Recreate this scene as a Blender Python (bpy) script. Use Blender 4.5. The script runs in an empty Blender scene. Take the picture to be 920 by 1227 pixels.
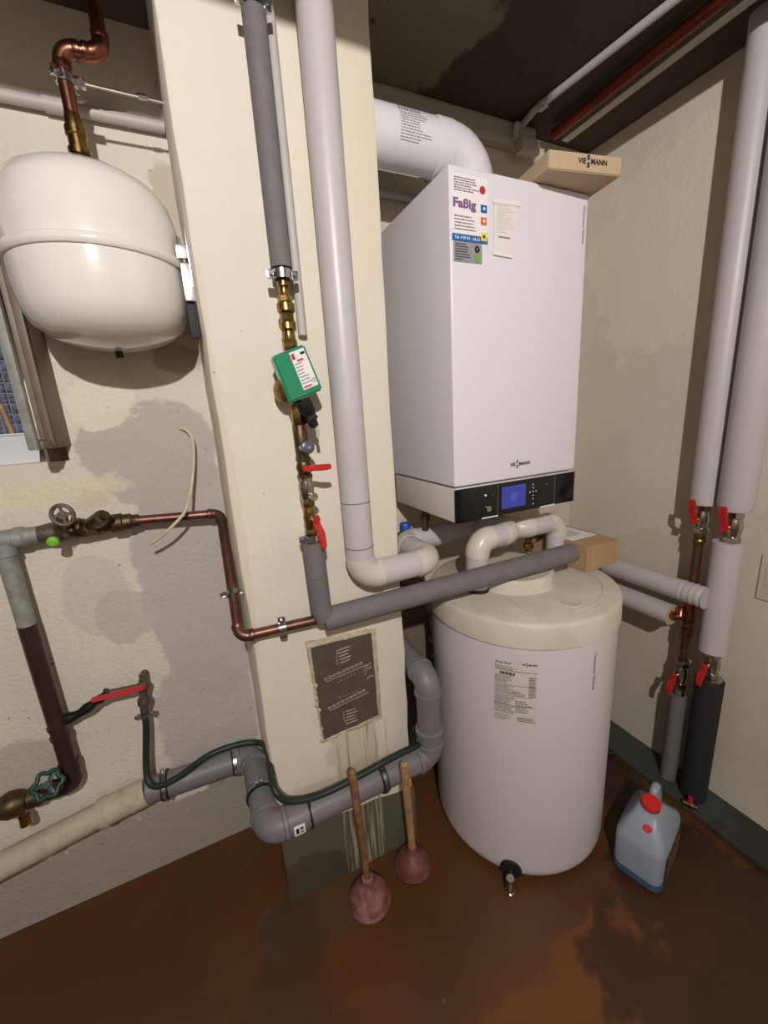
import bpy, bmesh, math, random
from mathutils import Vector, Matrix
random.seed(7)
PI = math.pi
S = bpy.context.scene
COL = S.collection

# ------------------------------------------------------------------ camera
F_PX = 483.04
RM = [Vector((0.9047046, -0.4217273, -0.0604621)),      # camera right
      Vector((-0.1543112, -0.1920863, -0.9691702)),     # camera down
      Vector((0.3971116, 0.8861427, -0.2388586))]       # camera forward
cam_d = bpy.data.cameras.new('camera'); cam = bpy.data.objects.new('camera', cam_d); COL.objects.link(cam)
r_, d_, f_ = RM
cam.matrix_world = Matrix(((r_.x, -d_.x, -f_.x, 0), (r_.y, -d_.y, -f_.y, 0), (r_.z, -d_.z, -f_.z, 0), (0, 0, 0, 1)))
cam_d.sensor_fit = 'HORIZONTAL'; cam_d.sensor_width = 36; cam_d.lens = F_PX * 36 / 920; cam_d.clip_start = 0.02
S.camera = cam

# ------------------------------------------------------------------ world, lamps, exposure
w = bpy.data.worlds.new('world'); S.world = w; w.use_nodes = True
bg = w.node_tree.nodes['Background']; bg.inputs[0].default_value = (0.62, 0.74, 1.0, 1); bg.inputs[1].default_value = 1.5
def lamp(name, loc, power, radius, color):
    l = bpy.data.lights.new(name, 'POINT'); l.energy = power; l.shadow_soft_size = radius; l.color = color
    o = bpy.data.objects.new(name, l); o.location = loc; COL.objects.link(o); return o
lamp('ceiling_lamp_light', (-0.20, -0.90, 0.895), 76, 0.022, (1.0, 0.942, 0.925))
S.view_settings.view_transform = 'Standard'; S.view_settings.look = 'None'
S.view_settings.exposure = 0.95; S.view_settings.gamma = 1

# ------------------------------------------------------------------ helpers
def at(px, py, ax, v):
    """point on the axis-aligned plane (ax = 0,1,2 -> x,y,z) at value v seen at a picture position"""
    a, b = px - 460, py - 613.5
    d = RM[0] * a + RM[1] * b + RM[2] * F_PX
    return d * (v / d[ax])
def V(*a): return Vector(a)
X_, Y_, Z_ = V(1, 0, 0), V(0, 1, 0), V(0, 0, 1)

def basis(d):
    d = d.normalized(); u = d.cross(Z_ if abs(d.z) < .9 else X_).normalized(); return u, d.cross(u).normalized(), d

class MB:
    def __init__(s): s.bm = bmesh.new()
    def ring(s, c, u, v, r, n): return [s.bm.verts.new(c + (u * math.cos(2 * PI * i / n) + v * math.sin(2 * PI * i / n)) * r) for i in range(n)]
    def bridge(s, a, b):
        n = len(a)
        for i in range(n): s.bm.faces.new((a[i], a[(i + 1) % n], b[(i + 1) % n], b[i]))
    def lathe(s, o, d, prof, n=24, caps=True):
        """prof: (distance along d, radius)"""
        u, v, d = basis(d); prev = None; first = None
        for (t, r) in prof:
            rg = s.ring(o + d * t, u, v, max(r, 1e-4), n)
            if prev: s.bridge(prev, rg)
            else: first = rg
            prev = rg
        if caps: s.bm.faces.new(first[::-1]); s.bm.faces.new(prev)
        return s
    def cyl(s, a, b, r, r2=None, n=24):
        return s.lathe(a, b - a, [(0, r), ((b - a).length, r if r2 is None else r2)], n)
    def tube(s, pts, r, n=16, caps=True, closed=False):
        m = len(pts); T = []
        for i in range(m):
            if closed: t = pts[(i + 1) % m] - pts[i - 1]
            else: t = pts[min(i + 1, m - 1)] - pts[max(i - 1, 0)]
            T.append(t.normalized())
        u, v, _ = basis(T[0]); rings = []
        for i in range(m):
            u = (u - T[i] * u.dot(T[i])).normalized(); v = T[i].cross(u)
            rr = r(i / (m - 1)) if callable(r) else r
            rings.append(s.ring(pts[i], u, v, rr, n))
        for i in range(m - 1): s.bridge(rings[i], rings[i + 1])
        if closed: s.bridge(rings[-1], rings[0])
        elif caps: s.bm.faces.new(rings[0][::-1]); s.bm.faces.new(rings[-1])
        return s
    def pipe_hollow(s, a, b, ro, ri, n=32):
        d = b - a; u, v, dn = basis(d)
        A = s.ring(a, u, v, ro, n); B = s.ring(b, u, v, ro, n); C = s.ring(b, u, v, ri, n); D = s.ring(a, u, v, ri, n)
        s.bridge(A, B); s.bridge(B, C); s.bridge(C, D); s.bridge(D, A); return s
    def box(s, c, size, ax=None, bev=0.0, seg=2):
        ax = ax or (X_, Y_, Z_); sub = bmesh.new(); bmesh.ops.create_cube(sub, size=1)
        for q in sub.verts: q.co = V(q.co.x * size[0], q.co.y * size[1], q.co.z * size[2])
        if bev: bmesh.ops.bevel(sub, geom=sub.edges[:], offset=bev, segments=seg, affect='EDGES', profile=.6)
        mp = {q: s.bm.verts.new(c + ax[0] * q.co.x + ax[1] * q.co.y + ax[2] * q.co.z) for q in sub.verts}
        for fc in sub.faces: s.bm.faces.new([mp[q] for q in fc.verts])
        sub.free(); return s
    def box2(s, a, b, bev=0.0, seg=2):
        return s.box(V((a[0] + b[0]) / 2, (a[1] + b[1]) / 2, (a[2] + b[2]) / 2), (abs(b[0] - a[0]), abs(b[1] - a[1]), abs(b[2] - a[2])), None, bev, seg)
    def bar(s, a, b, wdt, thk, nrm, bev=.001):
        d = (b - a).normalized(); nn = (nrm - d * nrm.dot(d)).normalized(); side = d.cross(nn)
        return s.box((a + b) / 2, ((b - a).length, wdt, thk), (d, side, nn), bev)
    def sphere(s, c, r, sc=(1, 1, 1), n=20, m=12):
        g = [[s.bm.verts.new(c + V(r * sc[0] * math.sin(PI * j / m) * math.cos(2 * PI * i / n), r * sc[1] * math.sin(PI * j / m) * math.sin(2 * PI * i / n), r * sc[2] * math.cos(PI * j / m))) for i in range(n)] for j in range(1, m)]
        t = s.bm.verts.new(c + V(0, 0, r * sc[2])); b = s.bm.verts.new(c - V(0, 0, r * sc[2]))
        for j in range(m - 2): s.bridge(g[j], g[j + 1])
        for i in range(n): s.bm.faces.new((t, g[0][i], g[0][(i + 1) % n])); s.bm.faces.new((b, g[-1][(i + 1) % n], g[-1][i]))
        return s
    def prism(s, poly, off):
        a = [s.bm.verts.new(p) for p in poly]; b = [s.bm.verts.new(p + off) for p in poly]
        s.bridge(a, b); s.bm.faces.new(a[::-1]); s.bm.faces.new(b); return s
    def quad(s, *p): s.bm.faces.new([s.bm.verts.new(q) for q in p]); return s
    def build(s, name, mat, parent=None, loc=None, smooth=True, kind=None, label=None):
        bmesh.ops.recalc_face_normals(s.bm, faces=s.bm.faces[:])
        root = parent
        while root is not None and root.parent is not None: root = root.parent
        if root is not None: off = root.location.copy()
        else:
            if loc is None:
                xs = [q.co for q in s.bm.verts]
                lo = [min(q[i] for q in xs) for i in range(3)]; hi = [max(q[i] for q in xs) for i in range(3)]
                loc = V((lo[0] + hi[0]) / 2, (lo[1] + hi[1]) / 2, lo[2])
            off = loc
        for q in s.bm.verts: q.co -= off
        me = bpy.data.meshes.new(name); s.bm.to_mesh(me); s.bm.free()
        me.materials.append(mat)
        o = bpy.data.objects.new(name, me); COL.objects.link(o)
        if root is None: o.location = off
        else: o.parent = parent
        if smooth:
            for p in me.polygons: p.use_smooth = True
            me.set_sharp_from_angle(angle=math.radians(38))
        if kind: o['kind'] = kind
        if label: o['label'] = label
        return o

def fillet(pts, R, n=7):
    out = [pts[0]]
    for i in range(1, len(pts) - 1):
        a, b, c = pts[i - 1], pts[i], pts[i + 1]
        d1 = (a - b).normalized(); d2 = (c - b).normalized()
        ang = d1.angle(d2); t = min(R / math.tan(ang / 2), .49 * (a - b).length, .49 * (c - b).length)
        p1 = b + d1 * t; p2 = b + d2 * t
        for k in range(n + 1):
            s = k / n; out.append(p1 * (1 - s) ** 2 + b * (2 * s * (1 - s)) + p2 * s * s)
    out.append(pts[-1]); return out

def spline(pts, n=8):
    P = [pts[0]] + pts + [pts[-1]]; out = []
    for i in range(1, len(P) - 2):
        for k in range(n):
            t = k / n; a, b, c, d = P[i - 1], P[i], P[i + 1], P[i + 2]
            out.append(.5 * ((2 * b) + (c - a) * t + (2 * a - 5 * b + 4 * c - d) * t * t + (3 * b - a - 3 * c + d) * t ** 3))
    out.append(pts[-1]); return out

def thing(name, label, cat, loc, group=None):
    o = bpy.data.objects.new(name, None); o.empty_display_size = .05; o.location = loc; COL.objects.link(o)
    o['label'] = label; o['category'] = cat
    if group: o['group'] = group
    return o
def tag(o, label, cat, group=None):
    o['label'] = label; o['category'] = cat
    if group: o['group'] = group
    return o

def run(parent, pts, r, R, mat, emat=None, er=0.0, n=24, names=('pipe_section', 'elbow'), collar=0.0):
    """pipe made of straight sections and elbows, every one a part"""
    emat = emat or mat; cur = pts[0]
    for i in range(1, len(pts) - 1):
        a, b, c = pts[i - 1], pts[i], pts[i + 1]
        d1 = (a - b).normalized(); d2 = (c - b).normalized(); t = R / math.tan(d1.angle(d2) / 2)
        p1 = b + d1 * t; p2 = b + d2 * t
        MB().cyl(cur, p1, r, n=n).build(names[0], mat, parent)
        arc = [p1 + d1 * er * 1.5]
        for k in range(11):
            s = k / 10; w_ = .9
            den = (1 - s) ** 2 + 2 * w_ * .78 * s * (1 - s) + s * s
            arc.append((p1 * (1 - s) ** 2 + b * (2 * w_ * .78 * s * (1 - s)) + p2 * s * s) / den)
        arc.append(p2 + d2 * er * 1.5)
        m = MB().tube(arc, r + er, n)
        if collar:
            for p, d in ((p1, d1), (p2, d2)): m.lathe(p - d * .002, d, [(0, r + er), (.002, r + er + collar), (.012, r + er + collar), (.014, r + er * .5)], n)
        m.build(names[1], emat, parent); cur = p2
    MB().cyl(cur, pts[-1], r, n=n).build(names[0], mat, parent)

# ------------------------------------------------------------------ materials
def nodes(name):
    m = bpy.data.materials.new(name); m.use_nodes = True; nt = m.node_tree; return m, nt, nt.nodes['Principled BSDF']
def lin(c):
    return tuple(((x / 255) / 12.92 if x / 255 <= .04045 else ((x / 255 + .055) / 1.055) ** 2.4) for x in c) + (1,)
def mat(name, rgb, rough=.5, metal=0, var=.0, vs=12, bump=0., bs=60, rgb2=None, coat=0, thr=None, emit=None, trans=0):
    m, nt, b = nodes(name); L = nt.links
    c = lin(rgb); b.inputs['Base Color'].default_value = c; b.inputs['Roughness'].default_value = rough; b.inputs['Metallic'].default_value = metal
    b.inputs['Coat Weight'].default_value = coat
    if trans: b.inputs['Transmission Weight'].default_value = trans
    tc = nt.nodes.new('ShaderNodeNewGeometry')
    if var or rgb2:
        nz = nt.nodes.new('ShaderNodeTexNoise'); nz.inputs['Scale'].default_value = vs; nz.inputs['Detail'].default_value = 6; nz.inputs['Roughness'].default_value = .65
        L.new(tc.outputs['Position'], nz.inputs['Vector'])
        cr = nt.nodes.new('ShaderNodeValToRGB'); a, z = thr or (.35, .65)
        cr.color_ramp.elements[0].position = a; cr.color_ramp.elements[1].position = z
        if rgb2: cr.color_ramp.elements[0].color = c; cr.color_ramp.elements[1].color = lin(rgb2)
        else:
            cr.color_ramp.elements[0].color = tuple(x * (1 - var) for x in c[:3]) + (1,); cr.color_ramp.elements[1].color = tuple(min(1, x * (1 + var * .5)) for x in c[:3]) + (1,)
        L.new(nz.outputs['Fac'], cr.inputs['Fac']); L.new(cr.outputs['Color'], b.inputs['Base Color'])
    if bump:
        n2 = nt.nodes.new('ShaderNodeTexNoise'); n2.inputs['Scale'].default_value = bs; n2.inputs['Detail'].default_value = 4
        L.new(tc.outputs['Position'], n2.inputs['Vector'])
        bp = nt.nodes.new('ShaderNodeBump'); bp.inputs['Strength'].default_value = bump; bp.inputs['Distance'].default_value = .004
        L.new(n2.outputs['Fac'], bp.inputs['Height']); L.new(bp.outputs['Normal'], b.inputs['Normal'])
    if emit:
        b.inputs['Emission Color'].default_value = lin(rgb); b.inputs['Emission Strength'].default_value = emit
    return m

def patch_mat(name, base, patches, axes=(0, 2), rough=.85, bump=.5, bs=70, streaks=None, var=.08, spots=None):
    """paint with flaked / stained / toned patches: patches = (u, v, ru, rv, colour, strength, raggedness)"""
    m, nt, b = nodes(name); L = nt.links; N = nt.nodes.new
    geo = N('ShaderNodeNewGeometry'); sep = N('ShaderNodeSeparateXYZ'); L.new(geo.outputs['Position'], sep.inputs[0])
    def noise(sc, det=5, ro=.6, vec=None):
        n = N('ShaderNodeTexNoise'); n.inputs['Scale'].default_value = sc; n.inputs['Detail'].default_value = det; n.inputs['Roughness'].default_value = ro
        L.new(vec or geo.outputs['Position'], n.inputs['Vector']); return n.outputs['Fac']
    def mth(op, a, c=None, clamp=False):
        n = N('ShaderNodeMath'); n.operation = op; n.use_clamp = clamp
        for i, q in enumerate((a, c)):
            if q is None: continue
            if isinstance(q, (int, float)): n.inputs[i].default_value = q
            else: L.new(q, n.inputs[i])
        return n.outputs[0]
    def mix(fac, a, c):
        n = N('ShaderNodeMix'); n.data_type = 'RGBA'
        for s_, q in (('Factor', fac), ('A', a), ('B', c)):
            sock = [i for i in n.inputs if i.name == s_ and (s_ == 'Factor' and i.type == 'VALUE' or s_ != 'Factor' and i.type == 'RGBA')][0]
            if isinstance(q, tuple): sock.default_value = q
            elif isinstance(q, float): sock.default_value = q
            else: L.new(q, sock)
        return [o for o in n.outputs if o.type == 'RGBA'][0]
    n1 = noise(5); n2 = noise(22); n3 = noise(2.2)
    c0 = lin(base)
    col = mix(mth('MULTIPLY', mth('SUBTRACT', n3, .35), 2.2, True), tuple(x * (1 - var * 1.5) for x in c0[:3]) + (1,), c0)
    col = mix(mth('MULTIPLY', mth('SUBTRACT', noise(60), .55), 1.5, True), col, tuple(x * .8 for x in c0[:3]) + (1,))
    uu = sep.outputs[axes[0]]; vv = sep.outputs[axes[1]]
    for (u, v, ru, rv, rgb, st, rag) in patches:
        a = mth('DIVIDE', mth('SUBTRACT', uu, u), ru); c = mth('DIVIDE', mth('SUBTRACT', vv, v), rv)
        d = mth('SQRT', mth('ADD', mth('MULTIPLY', a, a), mth('MULTIPLY', c, c)))
        d = mth('ADD', d, mth('MULTIPLY', mth('SUBTRACT', n1, .5), 1.6 * rag)); d = mth('ADD', d, mth('MULTIPLY', mth('SUBTRACT', n2, .5), .5 * rag))
        k = mth('MULTIPLY', mth('SUBTRACT', 1.0, d), 14.0 if rag < 1.1 else 5.0, True)
        col = mix(mth('MULTIPLY', k, st), col, lin(rgb))
    if streaks:
        for (u0, u1, v0, v1, rgb, st) in streaks:
            mp = N('ShaderNodeMapping'); mp.inputs['Scale'].default_value = (60, 60, 1.5); L.new(geo.outputs['Position'], mp.inputs['Vector'])
            s1 = noise(1.6, 3, .6, mp.outputs[0])
            k = mth('MULTIPLY', mth('SUBTRACT', s1, .49), 9.0, True)
            for q, lo, hi in ((uu, u0, u1), (vv, v0, v1)):
                e = .012 if q is uu else .05
                k = mth('MULTIPLY', k, mth('MULTIPLY', mth('DIVIDE', mth('SUBTRACT', q, lo), e, True), mth('DIVIDE', mth('SUBTRACT', hi, q), e, True)))
            col = mix(mth('MULTIPLY', k, st), col, lin(rgb))
    if spots:
        k = mth('MULTIPLY', mth('SUBTRACT', noise(spots[0], 2, .5), spots[1]), 20.0, True)
        col = mix(mth('MULTIPLY', k, .7), col, lin(spots[2]))
    L.new(col, b.inputs['Base Color']); b.inputs['Roughness'].default_value = rough
    bp = N('ShaderNodeBump'); bp.inputs['Strength'].default_value = bump; bp.inputs['Distance'].default_value = .004
    L.new(mth('ADD', noise(bs, 5), mth('MULTIPLY', noise(9), 2.0)), bp.inputs['Height']); L.new(bp.outputs['Normal'], b.inputs['Normal'])
    return m

CREAM = (226, 217, 196); PLAST = (186, 178, 170); YEL = (232, 222, 194)
def lw(px, py): p = at(px, py, 1, 1.32); return p.x, p.z
def lp(px, py, rx, rz, c, s, rag=.8): a = lw(px, py); return (a[0], a[1], rx, rz, c, s, rag)
M = {}
M['wall_back'] = patch_mat('painted_plaster_back', (226, 219, 204), [
    lp(245, 690, .18, .44, (188, 181, 178), .95, .42), lp(185, 545, .18, .17, (184, 177, 168), .9, .5), lp(250, 860, .16, .27, (186, 180, 175), .85, .5),
    lp(125, 480, .10, .075, (230, 222, 200), .85, 1.05), lp(118, 715, .085, .13, (206, 199, 187), .9, .5), lp(60, 590, .2, .05, (222, 212, 186), .8, 1.2),
    lp(110, 600, .07, .05, (206, 178, 128), .35, 1.3), lp(150, 740, .07, .10, (192, 186, 178), .8, .9), lp(200, 240, .05, .12, (165, 150, 130), .5, 1.2),
    lp(215, 430, .08, .05, (150, 138, 124), .6, 1.2), (-.35, -1.42, 1.2, .20, (128, 122, 112), .7, .8), lp(20, 925, .2, .10, (176, 168, 156), .7, 1.2), (1.0, -.2, .8, 1.2, (205, 196, 172), .6, .3), (.62, -.95, .20, .42, (104, 86, 70), .85, .9)],  # last patch: darker brown, low on the niche wall
    bump=.9, bs=90, spots=(45, .74, (120, 100, 80)))
M['wall_right'] = patch_mat('painted_plaster_right', (216, 208, 192), [(.55, -.85, .6, .5, (198, 186, 164), .5, .9), (.9, .5, .4, .35, (222, 215, 192), .6, .9)], axes=(1, 2), bump=.45, bs=80, spots=(38, .77, (150, 130, 105)))
M['wall_other'] = mat('painted_plaster_plain', (120, 114, 104), .9)
M['ledge'] = mat('grey_plaster_ledge', (168, 162, 148), .9)
M['pillar'] = patch_mat('painted_plaster_pillar', (231, 223, 206), [
    (.10, .55, .16, .5, (222, 214, 202), .6, .9), (.06, -.2, .014, .6, (206, 190, 158), .3, 1.5), (.22, -1.15, .3, .10, (196, 182, 152), .5, 1.2), (.40, .6, .1, .3, (226, 216, 194), .7, .8), (.30, -1.0, .09, .12, (186, 172, 138), .5, 1.3)],
    bump=.35, bs=55, streaks=[(.27, .31, -1.20, -.90, (140, 92, 42), .85), (.335, .395, -1.28, -.88, (120, 84, 40), .85), (.23, .42, -1.2, -.93, (172, 150, 110), .6)], spots=(42, .75, (150, 128, 96)))
M['pillar_base'] = patch_mat('olive_base_paint', (92, 90, 74), [(.1, -1.42, .16, .12, (60, 48, 36), .6, 1.0)], bump=.5, streaks=[(.23, .38, -1.5, -1.1, (180, 170, 140), .7)], rough=.7)
M['base_green'] = patch_mat('green_grey_base_paint', (64, 68, 62), [(.3, 1.48, .35, .2, (42, 38, 32), .7, 1.2)], axes=(1, 0), rough=.7, bump=.4)
M['ceiling'] = patch_mat('raw_concrete', (74, 64, 52), [(.55, .95, .30, .45, (128, 120, 102), .9, .45), (.15, 1.15, .4, .25, (120, 112, 98), .6, .9), (-.5, 1.2, .5, .35, (122, 114, 102), .7, .6)], axes=(0, 1), bump=.9, bs=110, rough=.95, spots=(30, .70, (30, 26, 22)))
M['floor'] = patch_mat('worn_shaded_red_brown_floor_paint', (100, 62, 28), [
    (.12, .95, .2, .10, (88, 70, 50), .55, 1.4), (.02, .70, .13, .3, (62, 44, 28), .5, 1.3), (.7, .45, .5, .14, (116, 70, 28), .6, 1.4), (.30, .62, .06, .1, (84, 56, 34), .5, 1.3),
    (1.2, .30, .5, .34, (44, 25, 15), .75, 1.3), (1.28, .9, .14, .3, (40, 24, 16), .8, 1.2), (.55, 1.05, .12, .12, (98, 60, 36), .7, 1.2), (-.5, 1.0, .35, .3, (78, 44, 20), .7, 1.2), (.5, .1, .5, .25, (70, 38, 16), .6, 1.2)],  # two darkest patches: dimness right of the tank painted into the floor colour
    axes=(0, 1), rough=.42, bump=.3, bs=40, var=.25, spots=(33, .75, (150, 110, 70)))
M['ins'] = mat('light_grey_insulation_jacket', (193, 189, 190), .38, var=.03, vs=8, bump=.05, bs=30)
M['insR'] = mat('light_grey_insulation_right', (188, 183, 184), .42, var=.04, vs=9, bump=.06, bs=26)
M['elb'] = mat('cream_plastic_elbow', (208, 204, 192), .32, var=.04, vs=10)
M['foam'] = mat('dark_grey_foam', (112, 109, 109), .75, var=.10, vs=30, bump=.15, bs=150)
M['foam_blk'] = mat('black_foam', (34, 34, 37), .75, var=.15, vs=30, bump=.15, bs=150)
M['ht'] = mat('grey_drain_plastic', (119, 117, 120), .5, var=.12, vs=18, bump=.05)
M['beige'] = mat('beige_drain_plastic', (186, 178, 156), .6, rgb2=(158, 148, 124), vs=16, thr=(.5, .7), bump=.2)
M['copper'] = mat('tarnished_copper', (134, 98, 84), .42, .9, rgb2=(96, 70, 62), vs=20, bump=.1)
M['copper_b'] = mat('bright_copper', (178, 118, 96), .3, 1.0, rgb2=(112, 66, 52), vs=16, thr=(.35, .7))
M['brass'] = mat('aged_brass', (176, 146, 82), .30, 1.0, rgb2=(118, 96, 54), vs=45)
M['brass_d'] = mat('dull_brown_brass', (112, 94, 68), .48, .9, rgb2=(74, 64, 50), vs=40, bump=.2)
M['steel'] = mat('zinc_steel', (205, 205, 206), .25, 1.0, var=.2, vs=40)
M['nickel'] = mat('nickel_plated_valve', (186, 182, 172), .24, 1.0, var=.25, vs=50)
M['iron'] = mat('grey_galvanised_pipe', (158, 160, 154), .6, .2, rgb2=(128, 128, 120), vs=30, bump=.2)
M['iron_old'] = mat('dirty_galvanised_fitting', (112, 106, 92), .55, .5, rgb2=(80, 72, 60), vs=60, bump=.4)
M['brown'] = mat('dark_brown_painted_pipe', (58, 38, 34), .35, var=.3, vs=30)
M['blackpl'] = mat('black_plastic', (22, 22, 25), .4)
M['rubber'] = mat('black_rubber', (20, 20, 22), .65)
M['red'] = mat('red_lever_coating', (196, 34, 30), .38, var=.08)
M['red_old'] = mat('worn_red_lever', (186, 40, 42), .45, rgb2=(120, 60, 54), vs=70, thr=(.55, .7))
M['redcap'] = mat('red_plastic_cap', (206, 34, 30), .4)
M['green'] = mat('green_lacquer', (20, 134, 96), .32, var=.05, coat=.3)
M['greend'] = mat('dark_green_paint', (30, 66, 54), .4, var=.2, vs=60, bump=.2)
M['greenl'] = mat('bright_green_cap', (126, 200, 60), .4)
M['hose'] = mat('green_hose_rubber', (29, 46, 37), .5, var=.15, vs=20)
M['white'] = mat('white_enamel', (226, 224, 230), .32, coat=.15)
M['white2'] = mat('white_boiler_lower_casing', (212, 209, 204), .4)
M['vessel'] = mat('cream_white_lacquer', (230, 227, 220), .14, coat=.5, var=.015, vs=4)
M['tank'] = mat('white_tank_jacket', (212, 207, 208), .42, var=.02, vs=5)
M['lid'] = mat('cream_plastic_lid', (208, 200, 184), .5, rgb2=(192, 184, 168), vs=9, thr=(.4, .7), bump=.08, bs=60)
M['gloss'] = mat('glossy_black_panel', (10, 11, 14), .12)
M['lcd'] = mat('lit_blue_display', (52, 62, 150), .2, emit=.14)
M['lcd2'] = mat('display_figure', (66, 78, 166), .2, emit=.16)
M['ink'] = mat('black_ink', (34, 34, 38), .6)
M['inkg'] = mat('grey_ink', (110, 108, 110), .7)
M['inkw'] = mat('white_ink', (232, 232, 232), .6)
M['inkv'] = mat('violet_ink', (132, 92, 132), .6)
M['inkr'] = mat('red_ink', (200, 44, 40), .6)
M['inkb'] = mat('blue_ink', (28, 98, 170), .6)
M['inko'] = mat('orange_ink', (232, 110, 40), .6)
M['inky'] = mat('yellow_ink', (232, 214, 60), .6)
M['inkgr'] = mat('green_ink', (110, 170, 80), .6)
M['paper'] = mat('white_paper', (236, 232, 232), .8)
M['paperp'] = mat('pinkish_paper_slip', (234, 224, 220), .8, var=.03, vs=40)
M['silver'] = mat('silver_grey_sticker', (150, 150, 152), .4)
M['card'] = mat('brown_cardboard', (176, 146, 108), .85, var=.06, vs=30, bump=.1)
M['card2'] = mat('tan_cardboard', (190, 168, 136), .85, var=.05, vs=30, bump=.1)
M['wood'] = mat('worn_wood_handle', (146, 110, 72), .6, rgb2=(98, 68, 44), vs=30)
M['wood2'] = mat('pale_wood_handle', (186, 152, 104), .6, rgb2=(150, 112, 70), vs=25)
M['cup'] = mat('dusty_red_rubber', (112, 62, 57), .6, rgb2=(154, 118, 114), vs=26, thr=(.42, .68))
M['cup2'] = mat('dusty_dark_red_rubber', (104, 56, 50), .6, rgb2=(134, 92, 84), vs=22, thr=(.45, .75))
M['plate'] = mat('dark_soot_plate', (92, 84, 76), .5, .1, var=.18, vs=22, bump=.25, bs=120)
M['platehi'] = mat('rubbed_relief', (164, 156, 146), .45, .2, var=.2, vs=60)
M['render'] = mat('rough_cream_mortar', (208, 196, 168), .9, rgb2=(170, 156, 128), vs=50, bump=.9, bs=90)
M['bluek'] = mat('blue_plastic_cap', (30, 84, 170), .4)
M['gasket'] = mat('yellow_foam_core', (190, 168, 110), .9, bump=.5, bs=140)
M['cable'] = mat('cream_cable_sheath', (205, 196, 166), .5, var=.08)
M['pvc'] = mat('pale_grey_plastic_conduit', (186, 182, 178), .5, var=.06)
M['trunk'] = mat('pale_plastic_trunking', (178, 172, 162), .5, var=.05)
M['redpipe'] = mat('dark_red_ceiling_pipe', (104, 44, 32), .3, .7, var=.25, vs=12)
M['can'] = mat('translucent_white_plastic', (146, 156, 168), .38, var=.05, vs=14)
M['canblue'] = mat('blue_fluid_in_canister', (60, 98, 120), .4)
M['canlabel'] = mat('brown_canister_label', (130, 96, 52), .6, rgb2=(60, 50, 44), vs=40)
M['winframe'] = mat('brown_window_paint', (118, 104, 88), .5, var=.2, vs=10, bump=.15)
M['glass'] = mat('dusty_glass', (200, 205, 205), .03, trans=1.0)
M['wire'] = mat('galvanised_wire', (170, 172, 174), .5, .5)
M['well'] = mat('lightwell_gravel', (120, 124, 140), .9, rgb2=(60, 64, 84), vs=55, thr=(.42, .6), bump=1, bs=60)
M['tub'] = mat('pale_plastic_tub', (214, 216, 222), .5)
M['slate'] = mat('grey_wall_switch', (196, 186, 166), .5)
M['knobg'] = mat('grey_blue_gauge_cap', (92, 96, 116), .3, .3)

# ------------------------------------------------------------------ room shell
FZ, CZ, BY, RX, PY = -1.47, .925, 1.32, 1.55, 1.005
LX, FY = -1.7, -1.5
def struct(name, mb, m, smooth=False): return mb.build(name, m, None, smooth=smooth, kind='structure')
struct('floor', MB().box2((LX - .1, FY - .1, FZ - .1), (RX + .1, BY + .1, FZ)), M['floor'])
struct('ceiling', MB().box2((LX - .1, FY - .1, CZ), (RX + .1, BY + .1, CZ + .1)), M['ceiling'])
wz0, wz1, wx0, wx1 = -.072, .53, -1.15, -.307
b_ = MB(); T = .12
b_.box2((LX - .1, BY, FZ), (wx0, BY + T, CZ)); b_.box2((wx1, BY, FZ), (RX + .1, BY + T, CZ))
b_.box2((wx0, BY, FZ), (wx1, BY + T, wz0)); b_.box2((wx0, BY, wz1), (wx1, BY + T, CZ))
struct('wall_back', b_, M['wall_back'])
struct('wall_right', MB().box2((RX, FY - .1, FZ), (RX + .1, BY + .1, CZ)), M['wall_right'])
struct('wall_left', MB().box2((LX - .1, FY - .1, FZ), (LX, BY + .1, CZ)), M['wall_other'])
struct('wall_front', MB().box2((LX, FY - .1, FZ), (RX, FY, CZ)), M['wall_other'])
# pillar: slightly uneven plaster, eased edges
def pillar_mb(x0, x1, y0, y1, z0, z1, jit=.0025, nz=26):
    m = MB(); rings = []
    for k in range(nz + 1):
        z = z0 + (z1 - z0) * k / nz; jl, jr = random.uniform(-jit, jit), random.uniform(-jit, jit); e = .012
        P = [(x0 + jl, y1), (x0 + jl, y0 + e), (x0 + jl + e * .3, y0 + e * .3), (x0 + jl + e, y0), (x1 + jr - e, y0), (x1 + jr - e * .3, y0 + e * .3), (x1 + jr, y0 + e), (x1 + jr, y1)]
        rings.append([m.bm.verts.new(V(p[0], p[1], z)) for p in P])
    for a, c in zip(rings, rings[1:]): m.bridge(a, c)
    m.bm.faces.new(rings[0][::-1]); m.bm.faces.new(rings[-1]); return m
struct('wall_pillar', pillar_mb(.053, .494, PY, BY, FZ, CZ), M['pillar'], True)
# dark painted foot of the pillar
m = MB(); tp = [(.049, -1.210), (.13, -1.217), (.21, -1.216), (.28, -1.228), (.35, -1.228), (.43, -1.244), (.498, -1.250)]
poly = [V(.049, PY - .004, FZ), V(.498, PY - .004, FZ)] + [V(x, PY - .004, z) for x, z in tp[::-1]]
m.prism(poly, V(0, .16, 0)); struct('baseboard_pillar', m, M['pillar_base'])
# painted skirting bands
struct('baseboard_right', MB().box2((1.405, FY, FZ), (RX, BY, FZ + .022), .005), M['base_green'])
struct('baseboard_back', MB().box2((.494, BY - .10, FZ), (1.405, BY, FZ + .022), .005), M['base_green'])
# added unseen beam, stepped to shade the pillar top and the wall beside it
struct('added_shade_beam', MB().box2((LX, .36, .806), (-.052, .52, CZ)).box2((-.052, .36, .819), (.64, .52, CZ)), M['ceiling'])
# plaster ledge under the ceiling at the back
struct('trim_2', MB().box2((.494, BY - .05, .862), (1.24, BY, CZ), .012), M['ledge'])

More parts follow.
